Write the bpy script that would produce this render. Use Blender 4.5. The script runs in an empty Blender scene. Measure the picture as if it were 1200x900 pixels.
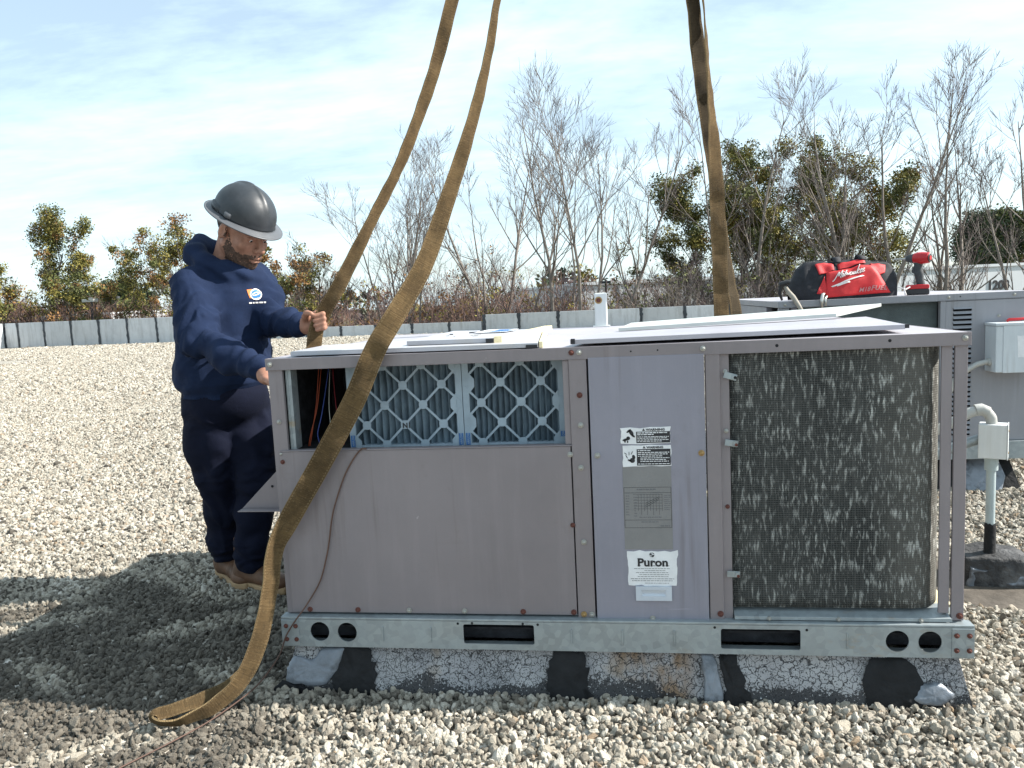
import bpy, bmesh, math, random
import numpy as np
from mathutils import Vector, Matrix
R = math.radians
scene = bpy.context.scene
COL = scene.collection

# ------------------------------------------------------------------ camera
CAM = np.array([1.080, -2.212, 1.201])
def cam_axes(yaw, pitch, roll):
    cy, sy = math.cos(yaw), math.sin(yaw)
    f = np.array([sy*math.cos(pitch), cy*math.cos(pitch), -math.sin(pitch)])
    r = np.array([cy, -sy, 0.0]); d = np.cross(f, r)
    cr, sr = math.cos(roll), math.sin(roll)
    return cr*r + sr*d, -sr*r + cr*d, f
cam_r, cam_d, cam_f = cam_axes(-.1465, .110, .0483)
camd = bpy.data.cameras.new('camera'); camo = bpy.data.objects.new('camera', camd); COL.objects.link(camo)
camo.matrix_world = Matrix(((cam_r[0], -cam_d[0], -cam_f[0], CAM[0]),
                            (cam_r[1], -cam_d[1], -cam_f[1], CAM[1]),
                            (cam_r[2], -cam_d[2], -cam_f[2], CAM[2]), (0, 0, 0, 1)))
camd.sensor_width = 36; camd.lens = 27.0; camd.clip_start = .05; camd.clip_end = 3000
scene.camera = camo

# ------------------------------------------------------------------ light
SUN_DIR = Vector((1.0, .115, .80)).normalized()          # towards the sun: low in the south-east, off to the right
sun_el = math.asin(SUN_DIR.z); sun_az = math.atan2(SUN_DIR.x, SUN_DIR.y)
ld = bpy.data.lights.new('sun', 'SUN'); ld.energy = 5.0; ld.angle = R(.53); ld.color = (1, .95, .87)
lo = bpy.data.objects.new('sun', ld); COL.objects.link(lo)
lo.rotation_euler = SUN_DIR.to_track_quat('Z', 'Y').to_euler(); lo.location = (8, 0, 12)
world = bpy.data.worlds.new('World'); scene.world = world; world.use_nodes = True
wn = world.node_tree; wn.nodes.clear()
def wnode(t, **k):
    n = wn.nodes.new(t)
    for a, b in k.items(): setattr(n, a, b)
    return n
sky = wnode('ShaderNodeTexSky', sky_type='NISHITA', sun_disc=False, sun_elevation=sun_el, sun_rotation=sun_az)
sky.altitude = 200; sky.air_density = 1.0; sky.dust_density = 1.2; sky.ozone_density = 1.0
tcw = wnode('ShaderNodeTexCoord'); sep = wnode('ShaderNodeSeparateXYZ')
wn.links.new(tcw.outputs['Generated'], sep.inputs[0])
# thin cirrus: noise over the plane the ray meets overhead, the same all round the sky
dz = wnode('ShaderNodeMath', operation='MAXIMUM'); wn.links.new(sep.outputs['Z'], dz.inputs[0]); dz.inputs[1].default_value = .0
dz2 = wnode('ShaderNodeMath', operation='ADD'); wn.links.new(dz.outputs[0], dz2.inputs[0]); dz2.inputs[1].default_value = .16
dx = wnode('ShaderNodeMath', operation='DIVIDE'); dy = wnode('ShaderNodeMath', operation='DIVIDE')
for n, o in ((dx, 'X'), (dy, 'Y')):
    wn.links.new(sep.outputs[o], n.inputs[0]); wn.links.new(dz2.outputs[0], n.inputs[1])
cmb = wnode('ShaderNodeCombineXYZ'); wn.links.new(dx.outputs[0], cmb.inputs[0]); wn.links.new(dy.outputs[0], cmb.inputs[1])
mp = wnode('ShaderNodeMapping'); mp.inputs['Scale'].default_value = (1.0, 1.9, 1); mp.inputs['Rotation'].default_value = (0, 0, R(-18)); mp.inputs['Location'].default_value = (3.1, .7, 0)
wn.links.new(cmb.outputs[0], mp.inputs['Vector'])
n1 = wnode('ShaderNodeTexNoise'); n1.inputs['Scale'].default_value = .9; n1.inputs['Detail'].default_value = 9; n1.inputs['Roughness'].default_value = .58; n1.inputs['Distortion'].default_value = .35
n2 = wnode('ShaderNodeTexNoise'); n2.inputs['Scale'].default_value = 6.5; n2.inputs['Detail'].default_value = 6; n2.inputs['Roughness'].default_value = .6
wn.links.new(mp.outputs[0], n1.inputs['Vector']); wn.links.new(mp.outputs[0], n2.inputs['Vector'])
mxn = wnode('ShaderNodeMath', operation='MULTIPLY_ADD'); wn.links.new(n2.outputs['Fac'], mxn.inputs[0]); mxn.inputs[1].default_value = .24; wn.links.new(n1.outputs['Fac'], mxn.inputs[2])
ramp = wnode('ShaderNodeValToRGB'); ramp.color_ramp.elements[0].position = .50; ramp.color_ramp.elements[0].color = (.36, .36, .36, 1)
ramp.color_ramp.elements[1].position = .88; ramp.color_ramp.elements[1].color = (.98, .98, .98, 1)
wn.links.new(mxn.outputs[0], ramp.inputs[0])
mixc = wnode('ShaderNodeMix', data_type='RGBA'); wn.links.new(ramp.outputs[0], mixc.inputs['Factor'])
wn.links.new(sky.outputs[0], mixc.inputs['A']); mixc.inputs['B'].default_value = (6.6, 8.3, 9.0, 1)
bg = wnode('ShaderNodeBackground'); bg.inputs['Strength'].default_value = .088
wn.links.new(mixc.outputs['Result'], bg.inputs['Color'])
wo = wnode('ShaderNodeOutputWorld'); wn.links.new(bg.outputs[0], wo.inputs[0])
vs = scene.view_settings; vs.view_transform = 'Standard'; vs.look = 'None'; vs.gamma = 1; vs.exposure = 1.0; vs.use_curve_mapping = False
scene.cycles.max_bounces = 6; scene.cycles.diffuse_bounces = 4

# ------------------------------------------------------------------ materials
MATS = {}
class NT:
    def __init__(s, name):
        s.m = bpy.data.materials.new(name); s.m.use_nodes = True; s.t = s.m.node_tree
        s.b = s.t.nodes['Principled BSDF']; MATS[name] = s.m
    def n(s, t, **k):
        x = s.t.nodes.new(t)
        for a, b in k.items():
            if a.startswith('i_'): x.inputs[a[2:].replace('_', ' ')].default_value = b
            else: setattr(x, a, b)
        return x
    def l(s, a, b): s.t.links.new(a, b)
    def coord(s, kind='Object', scale=(1, 1, 1), rot=(0, 0, 0)):
        c = s.n('ShaderNodeTexCoord'); m = s.n('ShaderNodeMapping'); m.inputs['Scale'].default_value = scale; m.inputs['Rotation'].default_value = rot
        s.l(c.outputs[kind], m.inputs['Vector']); return m.outputs[0]
    def noise(s, co, scale, detail=5, rough=.55, dist=0):
        x = s.n('ShaderNodeTexNoise'); x.inputs['Scale'].default_value = scale; x.inputs['Detail'].default_value = detail
        x.inputs['Roughness'].default_value = rough; x.inputs['Distortion'].default_value = dist
        if co is not None: s.l(co, x.inputs['Vector'])
        return x.outputs['Fac']
    def voro(s, co, scale, feature='F1', rand=1.0):
        x = s.n('ShaderNodeTexVoronoi', feature=feature); x.inputs['Scale'].default_value = scale; x.inputs['Randomness'].default_value = rand
        s.l(co, x.inputs['Vector']); return x
    def ramp(s, fac, stops, interp='LINEAR'):
        x = s.n('ShaderNodeValToRGB'); cr = x.color_ramp; cr.interpolation = interp
        while len(cr.elements) < len(stops): cr.elements.new(.5)
        for e, (p, c) in zip(cr.elements, stops):
            e.position = p; e.color = (c, c, c, 1) if not isinstance(c, tuple) else (*c, 1)
        s.l(fac, x.inputs[0]); return x.outputs[0]
    def mix(s, fac, a, b, mode='MIX'):
        x = s.n('ShaderNodeMix', data_type='RGBA', blend_type=mode)
        for v, k in ((fac, 'Factor'), (a, 'A'), (b, 'B')):
            if hasattr(v, 'is_output'): s.l(v, x.inputs[k])
            elif isinstance(v, tuple): x.inputs[k].default_value = (*v, 1)
            else: x.inputs[k].default_value = v
        return x.outputs['Result']
    def math(s, op, a, b=None, c=None):
        x = s.n('ShaderNodeMath', operation=op)
        for i, v in enumerate((a, b, c)):
            if v is None: continue
            if hasattr(v, 'is_output'): s.l(v, x.inputs[i])
            else: x.inputs[i].default_value = v
        return x.outputs[0]
    def xyz(s, co):
        x = s.n('ShaderNodeSeparateXYZ'); s.l(co, x.inputs[0]); return x.outputs
    def bump(s, h, strength=.3, dist=.01):
        x = s.n('ShaderNodeBump'); x.inputs['Strength'].default_value = strength; x.inputs['Distance'].default_value = dist
        s.l(h, x.inputs['Height']); s.l(x.outputs[0], s.b.inputs['Normal'])
    def col(s, c):
        if hasattr(c, 'is_output'): s.l(c, s.b.inputs['Base Color'])
        else: s.b.inputs['Base Color'].default_value = (*c, 1)
    def set(s, rough=None, metal=None, spec=None):
        for k, v in (('Roughness', rough), ('Metallic', metal), ('Specular IOR Level', spec)):
            if v is None: continue
            if hasattr(v, 'is_output'): s.l(v, s.b.inputs[k])
            else: s.b.inputs[k].default_value = v

def simple(name, c, rough=.6, metal=0, var=.18, vs=9, bump=.15, bs=60, bd=.004, spec=.4, dark=None, dscale=3):
    m = NT(name); co = m.coord()
    lo_ = tuple(x*(1-var) for x in c); hi_ = tuple(min(1, x*(1+var)) for x in c)
    cc = m.mix(m.ramp(m.noise(co, vs, 6, .6), [(.3, 0.), (.7, 1.)]), lo_, hi_)
    if dark: cc = m.mix(m.ramp(m.noise(co, dscale, 8, .65), [(.52, 0.), (.68, .85)]), cc, dark)
    m.col(cc); m.set(rough, metal, spec)
    if bump: m.bump(m.noise(co, bs, 4), bump, bd)
    return m.m

def painted(name, c, chip=.35, chipcol=(.5, .48, .47)):
    # chalky weathered cabinet paint: soft blotches, faint runs, small chips
    m = NT(name); co = m.coord(); st = m.coord('Object', (14, 14, 1.2))
    a = m.mix(m.ramp(m.noise(co, 2.3, 6, .6), [(.3, 0.), (.72, 1.)]), tuple(x*.9 for x in c), tuple(x*1.08 for x in c))
    a = m.mix(m.math('MULTIPLY', m.ramp(m.noise(st, 2.2, 5, .6), [(.52, 0.), (.75, 1.)]), .28), a, tuple(min(1, x*1.3) for x in c))
    a = m.mix(m.math('MULTIPLY', m.ramp(m.noise(co, 9, 8, .7), [(.6, 0.), (.75, 1.)]), .30), a, (c[0]*.72, c[1]*.66, c[2]*.6))
    sp = m.math('MULTIPLY', m.ramp(m.noise(m.coord('Object', (55, 55, 20)), 1.0, 3, .5), [(.735, 0.), (.76, 1.)]), m.ramp(m.noise(co, 3.0, 2), [(.5, 0.), (.62, chip)]))
    a = m.mix(sp, a, chipcol)
    scr = m.math('MULTIPLY', m.ramp(m.noise(m.coord('Object', (3, 3, 160), (0, .5, 0)), 1.0, 2, .5), [(.70, 0.), (.725, 1.)]), m.ramp(m.noise(co, 4.1, 3), [(.56, 0.), (.66, .5)]))
    a = m.mix(scr, a, tuple(min(1, x*1.6) for x in c))
    drip = m.math('MULTIPLY', m.ramp(m.noise(m.coord('Object', (26, 26, 1.1)), 1.3, 4, .6), [(.56, 0.), (.72, 1.)]), m.ramp(m.noise(co, 1.7, 3), [(.46, 0.), (.62, .42)]))
    a = m.mix(drip, a, (c[0]*.55, c[1]*.48, c[2]*.42))
    m.col(a); m.set(m.ramp(m.noise(co, 6, 5), [(.3, .42), (.7, .62)]), 0, .4)
    m.bump(m.math('ADD', m.noise(co, 3, 2), m.math('MULTIPLY', m.noise(co, 220, 2), .03)), .5, .016)
    return m.m

painted('mauve_paint', (.212, .187, .196))
painted('bluegrey_paint', (.232, .228, .272), .9)
painted('top_paint', (.36, .345, .375), .9)
painted('grey_paint', (.25, .255, .28))
painted('white_paint', (.62, .64, .64), .3, (.35, .28, .2))
painted('box_paint', (.52, .56, .59), .2, (.4, .38, .36))

def galv(name, c=(.29, .325, .34)):
    m = NT(name); co = m.coord(); v = m.voro(co, 55)
    a = m.mix(m.ramp(v.outputs['Color'], [(.1, 0.), (.9, 1.)]), tuple(x*.86 for x in c), tuple(x*1.1 for x in c))
    a = m.mix(m.ramp(m.noise(co, 4, 8, .65), [(.45, 0.), (.75, .6)]), a, tuple(min(1, x*1.35) for x in c))
    x = m.xyz(m.coord())
    rust = m.math('MULTIPLY', m.ramp(m.noise(m.coord('Object', (3.2, 6, 9)), 2, 7, .65), [(.56, 0.), (.7, .8)]), m.ramp(m.noise(co, 1.6, 2), [(.5, 0.), (.6, 1.)]))
    a = m.mix(rust, a, (.33, .26, .17))
    m.col(a); m.set(m.ramp(m.noise(co, 12, 4), [(.3, .36), (.7, .58)]), .35, .5)
    m.bump(m.noise(m.coord('Object', (3, 3, 60)), 6, 3), .06, .004)
    return m.m
galv('galvanised'); galv('galvanised_dark', (.28, .30, .31))
simple('black_void', (.012, .012, .014), .9, var=.3)
simple('insulation', (.035, .035, .04), .95, var=.5, vs=30, bump=.6, bs=120)
simple('foam_cream', (.62, .55, .36), .9, var=.15, vs=40, bump=.3)
simple('sheet_white', (.42, .42, .45), .42, var=.08, vs=4, dark=(.40, .37, .33), dscale=5)
simple('sheet_lavender', (.36, .35, .385), .4, var=.1, vs=4)
simple('strip_white', (.50, .52, .50), .4, var=.08, vs=4)
simple('screw_zinc', (.33, .33, .31), .45, .6, var=.2, vs=60)
simple('screw_rust', (.12, .045, .035), .85, .1, var=.4, vs=150)
simple('screw_brass', (.34, .22, .09), .6, .3, var=.4, vs=150)
simple('mastic_seam', (.035, .042, .05), .6, var=.5, vs=6, bump=.5, bs=20, bd=.01)
simple('mastic', (.010, .0105, .012), .85, var=.5, vs=20, bump=.6, bs=40, bd=.01)
simple('mastic_silver', (.19, .21, .24), .42, .25, var=.25, vs=12, bump=.5, bs=25, bd=.01, dark=(.05, .055, .06), dscale=14)
simple('filter_card', (.30, .37, .43), .75, var=.1, vs=20)
simple('filter_pleat', (.165, .22, .265), .9, var=.35, vs=14, bump=.3, bs=200)
simple('print_black', (.022, .022, .026), .6, var=.1, bump=0)
simple('print_grey', (.13, .13, .14), .6, var=.1, bump=0)
simple('print_blue', (.03, .13, .36), .6, var=.2, bump=0)
simple('sticker_white', (.70, .71, .73), .45, var=.08, vs=25, bump=.1, bs=30)
simple('sticker_grey', (.20, .198, .20), .5, var=.06, vs=14, bump=.1)
simple('handle_plastic', (.50, .54, .60), .5, var=.07)
simple('wire_brown', (.10, .055, .04), .6, var=.3)
simple('wire_orange', (.30, .05, .015), .5); simple('wire_blue', (.05, .08, .3), .5); simple('wire_red', (.2, .012, .016), .5); simple('wire_white', (.6, .58, .5), .5)
simple('pvc_white', (.40, .40, .38), .5, var=.08, dark=(.40, .36, .30), dscale=6)
simple('pvc_green', (.36, .42, .43), .5, var=.1)
simple('concrete_tarred', (.05, .05, .052), .8, var=.6, vs=9, bump=.9, bs=30, bd=.02, dark=(.16, .16, .16), dscale=5)
simple('bag_black', (.014, .015, .02), .8, var=.4, vs=30, bump=.5, bs=300, bd=.002)
simple('bag_red', (.52, .018, .022), .6, var=.22, vs=8, bump=.5, bs=260, bd=.002)
simple('logo_white', (.72, .68, .66), .6, var=.05, bump=0)
simple('logo_pink', (.45, .2, .2), .6, var=.05, bump=0)
simple('tool_red', (.42, .015, .02), .35, var=.1)
simple('tool_black', (.02, .02, .022), .5, var=.2)
simple('tool_grey', (.05, .055, .06), .7, var=.2, bump=.3, bs=300)
simple('steel', (.5, .49, .46), .35, .9, var=.2)
simple('wood_grey', (.30, .27, .23), .7, var=.25, vs=20)
simple('coil_second', (.075, .095, .10), .6, .2, var=.35, vs=6, bump=.5, bs=260)
simple('wood', (.33, .24, .15), .7, var=.25, vs=20)
# webbing of the lifting slings: weave follows the ribbon (UV in metres across and along)
def webbing(name='webbing', ca=(.088, .056, .028), cb=(.225, .148, .070)):
    m = NT(name); uv = m.coord('UV'); o = m.coord()
    x = m.xyz(uv)
    ribs = m.math('SINE', m.math('MULTIPLY', x[0], 1750.0)); cross = m.math('SINE', m.math('MULTIPLY', x[1], 1500.0))
    w = m.math('MULTIPLY', ribs, cross)
    a = m.mix(m.ramp(m.noise(o, 11, 8, .65), [(.3, 0.), (.7, 1.)]), ca, cb)
    a = m.mix(m.ramp(m.noise(m.coord('UV', (30, 7, 1)), 3, 7, .7), [(.5, 0.), (.72, .75)]), a, (.07, .05, .03))
    a = m.mix(m.ramp(m.noise(m.coord('UV', (25, 190, 1)), 1, 5, .6), [(.4, 0.), (.68, .5)]), a, (.05, .036, .02))
    a = m.mix(m.math('MULTIPLY', m.ramp(m.noise(m.coord('UV', (160, 330, 1)), 1, 3, .6), [(.58, 0.), (.72, 1.)]), .55), a, (.33, .25, .14))
    a = m.mix(m.math('MULTIPLY', m.ramp(w, [(.2, 0.), (.9, .5)]), .6), a, (.24, .172, .09))
    eu = m.n('ShaderNodeUVMap', uv_map='edge'); es = m.xyz(eu.outputs[0]); ea = m.math('ABSOLUTE', es[0])
    st = m.math('MULTIPLY', m.math('MULTIPLY', m.math('GREATER_THAN', ea, .38), m.math('LESS_THAN', ea, .44)), m.math('GREATER_THAN', m.math('SINE', m.math('MULTIPLY', es[1], 620.0)), -.2))
    a = m.mix(m.math('MULTIPLY', st, .55), a, (.28, .20, .11))
    a = m.mix(m.math('MULTIPLY', m.math('GREATER_THAN', ea, m.math('ADD', .455, m.math('MULTIPLY', m.noise(uv, 240, 3), .05))), .6), a, (.32, .23, .12))
    m.col(a); m.set(.92, 0, .15); m.bump(m.math('ADD', w, m.math('MULTIPLY', m.noise(m.coord('UV', (14, 210, 1)), 1, 4), 3.0)), .7, .003)
webbing(); webbing('webbing_grey', (.055, .043, .030), (.125, .098, .066))
# condenser coil: fin grid with combed-over, bright bent fins and corroded bare spots, right end painted sunlit
def coil_mat():
    m = NT('coil_fins'); uv = m.coord('UV'); x = m.xyz(uv)
    hl = m.math('SINE', m.math('MULTIPLY', x[1], 2*math.pi/.0064)); vl = m.math('SINE', m.math('MULTIPLY', x[0], 2*math.pi/.0072))
    grid = m.math('MAXIMUM', m.ramp(hl, [(.35, 0.), (.95, 1.)]), m.math('MULTIPLY', m.ramp(vl, [(.55, 0.), (1., 1.)]), .75))
    big = m.noise(uv, 3.2, 4, .55)
    a = m.mix(m.ramp(big, [(.3, 0.), (.7, 1.)]), (.018, .020, .021), (.046, .048, .047))
    a = m.mix(m.math('MULTIPLY', grid, .42), a, (.15, .152, .142))
    # vertical slivers of bent fins
    st = m.noise(m.coord('UV', (100, 21, 1)), 1.0, 4, .6, .1); st2 = m.noise(m.coord('UV', (330, 42, 1)), 1.0, 2, .5)
    dens = m.math('MINIMUM', m.math('ADD', m.ramp(m.noise(uv, 5.5, 3), [(.3, .35), (.6, 1.)]), m.ramp(x[0], [(.3, 0.), (.5, .5)])), 1.2)  # slivers thicken to the right, standing in for sun on the curve
    s1 = m.math('MULTIPLY', m.ramp(st, [(.53, 0.), (.74, 1.)]), dens)
    s2 = m.math('MULTIPLY', m.ramp(st2, [(.60, 0.), (.70, .6)]), m.ramp(m.noise(uv, 7, 3), [(.42, 0.), (.6, 1.)]))
    s = m.math('MINIMUM', m.math('ADD', s1, s2), 1.0)
    s = m.math('MULTIPLY', s, m.math('ADD', m.math('MULTIPLY', m.ramp(hl, [(.2, 0.), (.7, 1.)]), .35), .65))
    a = m.mix(m.math('MULTIPLY', m.ramp(m.math('ADD', x[0], m.math('MULTIPLY', m.noise(uv, 4, 4), .18)), [(.47, 0.), (.70, 1.)]), .42), a, (.25, .235, .205))  # sunlight on the right curve painted in as a paler tone
    a = m.mix(m.math('MULTIPLY', m.ramp(m.noise(m.coord('UV', (60, 3.5, 1)), 1.5, 5, .6), [(.5, 0.), (.75, 1.)]), .22), a, (.20, .20, .19))
    a = m.mix(s, a, (.60, .61, .58))
    m.col(a); m.set(.75, 0, .15); m.bump(m.math('ADD', grid, s), .6, .003)
coil_mat()
# cracked white coating over black roofing on the curb
def curb_mat():
    m = NT('curb_coating'); co = m.coord(); wob = m.n('ShaderNodeMixRGB'); 
    d = m.noise(co, 22, 4); 
    cx = m.n('ShaderNodeVectorMath', operation='ADD'); m.l(co, cx.inputs[0])
    nz = m.n('ShaderNodeTexNoise'); nz.inputs['Scale'].default_value = 30; m.l(co, nz.inputs['Vector'])
    sc = m.n('ShaderNodeVectorMath', operation='SCALE'); m.l(nz.outputs['Color'], sc.inputs[0]); sc.inputs['Scale'].default_value = .03
    m.l(sc.outputs[0], cx.inputs[1])
    v1 = m.voro(cx.outputs[0], 42, 'DISTANCE_TO_EDGE'); v2 = m.voro(cx.outputs[0], 105, 'DISTANCE_TO_EDGE')
    crack = m.math('MAXIMUM', m.ramp(v1.outputs['Distance'], [(.015, 1.), (.045, 0.)]), m.math('MULTIPLY', m.ramp(v2.outputs['Distance'], [(.015, 1.), (.06, 0.)]), m.ramp(m.noise(co, 6, 3), [(.45, 0.), (.6, .9)])))
    z = m.xyz(co)[2]
    # the coating has worn off near the gravel in a ragged edge
    wear = m.math('GREATER_THAN', m.math('SUBTRACT', m.math('ADD', m.math('MULTIPLY', m.noise(co, 5, 3), .16), m.math('MULTIPLY', m.noise(co, 130, 3), .07)), z), .068)
    k = m.math('MAXIMUM', crack, wear)
    a = m.mix(m.ramp(m.noise(co, 9, 6, .6), [(.3, 0.), (.7, 1.)]), (.25, .25, .265), (.40, .40, .405))
    a = m.mix(m.math('MULTIPLY', m.ramp(m.noise(m.coord('Object', (2, 2, 2)), 2.2, 5), [(.62, 0.), (.72, 1.)]), .7), a, (.24, .17, .10))
    xx = m.xyz(co)[0]; win = m.math('MULTIPLY', m.ramp(xx, [(.0, 0.), (.04, 1.)]), m.ramp(xx, [(.22, 1.), (.27, 0.)]))
    a = m.mix(m.math('MULTIPLY', win, m.ramp(m.noise(m.coord('Object', (7, 7, 5)), 1.0, 5, .6), [(.44, .0), (.58, .85)])), a, (.21, .125, .06))
    a = m.mix(m.ramp(m.noise(co, 230, 2), [(.585, 0.), (.63, 1.)]), a, (.02, .02, .022))
    a = m.mix(m.math('MULTIPLY', k, .88), a, (.016, .016, .018)); a2 = m.mix(m.math('MULTIPLY', m.ramp(m.noise(co, 190, 2), [(.66, 0.), (.69, 1.)]), wear), a, (.5, .5, .5))
    m.col(a2); m.set(.75, 0, .3); m.bump(m.math('SUBTRACT', m.noise(co, 60, 5), m.math('MULTIPLY', k, .8)), .5, .006)
curb_mat()
# parapet: weathered silver-white coating
def parapet_mat():
    m = NT('parapet_coating'); co = m.coord()
    a = m.mix(m.ramp(m.noise(co, 1.2, 7, .6), [(.3, 0.), (.7, 1.)]), (.46, .475, .49), (.58, .595, .61))
    a = m.mix(m.ramp(m.noise(m.coord('Object', (2, 2, .4)), 2, 6, .7), [(.55, 0.), (.75, .5)]), a, (.30, .31, .32))
    oi = m.n('ShaderNodeObjectInfo'); a = m.mix(m.ramp(oi.outputs['Random'], [(.2, 0.), (1., .38)]), a, (.30, .30, .29))
    a = m.mix(m.math('MULTIPLY', m.ramp(m.noise(m.coord('Object', (5, 5, .7)), 1.2, 5, .65), [(.5, 0.), (.7, 1.)]), .4), a, (.20, .19, .175))
    m.col(a); m.set(.7); m.bump(m.noise(co, 6, 4), .4, .03)
parapet_mat()
# roof surface under and beyond the loose stones
def gravel_ground():
    m = NT('gravel_bed'); co = m.coord()
    v = m.voro(co, 38); v2 = m.voro(co, 19)
    rnd = m.n('ShaderNodeSeparateColor'); m.l(v.outputs['Color'], rnd.inputs[0])
    a = m.ramp(rnd.outputs[0], [(.0, (.20, .185, .16)), (.25, (.38, .35, .30)), (.55, (.52, .48, .415)), (.85, (.64, .60, .53)), (1., (.76, .72, .66))])
    gap = m.ramp(v.outputs['Distance'], [(.25, 1.), (.8, .55)])
    a = m.mix(1.0, a, gap, 'MULTIPLY')
    a = m.mix(m.math('MULTIPLY', m.ramp(m.noise(co, .35, 6, .6), [(.45, 0.), (.7, 1.)]), .35), a, (.26, .22, .16))
    m.col(a); m.set(.9, 0, .2)
    m.bump(m.math('SUBTRACT', 1.0, m.math('ADD', v.outputs['Distance'], m.math('MULTIPLY', v2.outputs['Distance'], .6))), 1.0, .02)
gravel_ground()
def stone_mat():
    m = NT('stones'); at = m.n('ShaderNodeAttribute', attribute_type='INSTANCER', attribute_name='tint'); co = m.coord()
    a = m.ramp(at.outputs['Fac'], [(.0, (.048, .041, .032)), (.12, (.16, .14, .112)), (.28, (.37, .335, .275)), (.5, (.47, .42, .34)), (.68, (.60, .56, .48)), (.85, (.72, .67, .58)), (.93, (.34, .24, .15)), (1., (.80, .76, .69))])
    a = m.mix(m.math('MULTIPLY', m.ramp(m.noise(co, 2.2, 5, .7), [(.35, 0.), (.7, 1.)]), .45), a, (.26, .24, .21))
    m.col(a); m.set(.8, 0, .25); m.bump(m.noise(co, 6, 4), .5, .15)
stone_mat()
simple('roof_felt', (.10, .085, .07), .9, var=.4, vs=7, bump=.8, bs=25, bd=.01)
simple('earth', (.11, .10, .06), .95, var=.4, vs=.3, bump=0)
simple('bark_light', (.20, .172, .15), .85, var=.3, vs=4, bump=.4, bs=20, bd=.02)
simple('bark_mauve', (.088, .066, .068), .85, var=.25, vs=3, bump=0)
simple('bark_dark', (.085, .07, .058), .9, var=.3, vs=3, bump=0)
simple('twig_red', (.26, .16, .125), .85, var=.3, vs=.6, bump=0)
simple('leaf_green', (.095, .105, .030), .75, var=.4, vs=1.1, bump=0)
simple('leaf_olive', (.20, .17, .038), .75, var=.4, vs=1.1, bump=0)
simple('leaf_rust', (.22, .115, .04), .8, var=.35, vs=1.1, bump=0)
simple('leaf_pine', (.032, .05, .024), .8, var=.35, vs=1.1, bump=0)
simple('building_white', (.58, .60, .62), .7, var=.05, vs=.4, bump=0)
simple('building_trim', (.40, .42, .44), .7, var=.05, bump=0)
simple('skin', (.31, .155, .105), .55, var=.2, vs=45, bump=.25, bs=300, bd=.001, spec=.35)
simple('hair', (.016, .012, .010), .8, var=.4, vs=120, bump=.9, bs=500, bd=.002)
def cloth(name, c, bs=900):
    m = NT(name); co = m.coord()
    a = m.mix(m.ramp(m.noise(co, 14, 6, .6), [(.3, 0.), (.7, 1.)]), tuple(x*.86 for x in c), tuple(x*1.14 for x in c))
    m.col(a); m.set(.9, 0, .15); m.b.inputs['Sheen Weight'].default_value = .0
    m.bump(m.math('ADD', m.noise(co, 26, 5, .6), m.math('MULTIPLY', m.noise(co, bs, 2), .25)), .35, .008)
cloth('hoodie_navy', (.0105, .0195, .050)); cloth('trouser_navy', (.0055, .0075, .019))
simple('leather', (.11, .055, .03), .6, var=.3, vs=18, bump=.4, bs=60)
simple('sole', (.30, .20, .11), .8, var=.15)
def helmet_mat():
    m = NT('helmet_shell'); co = m.coord()
    m.col(m.mix(m.ramp(m.noise(co, 18, 7, .6), [(.35, 0.), (.7, 1.)]), (.022, .026, .031), (.036, .041, .048))); m.set(m.ramp(m.noise(co, 25, 6), [(.3, .36), (.7, .55)]), 0, .4)
    m.bump(m.noise(co, 90, 3), .05, .002)
helmet_mat()
simple('helmet_brim', (.085, .09, .10), .42, var=.12, vs=14, bump=.05)

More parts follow.
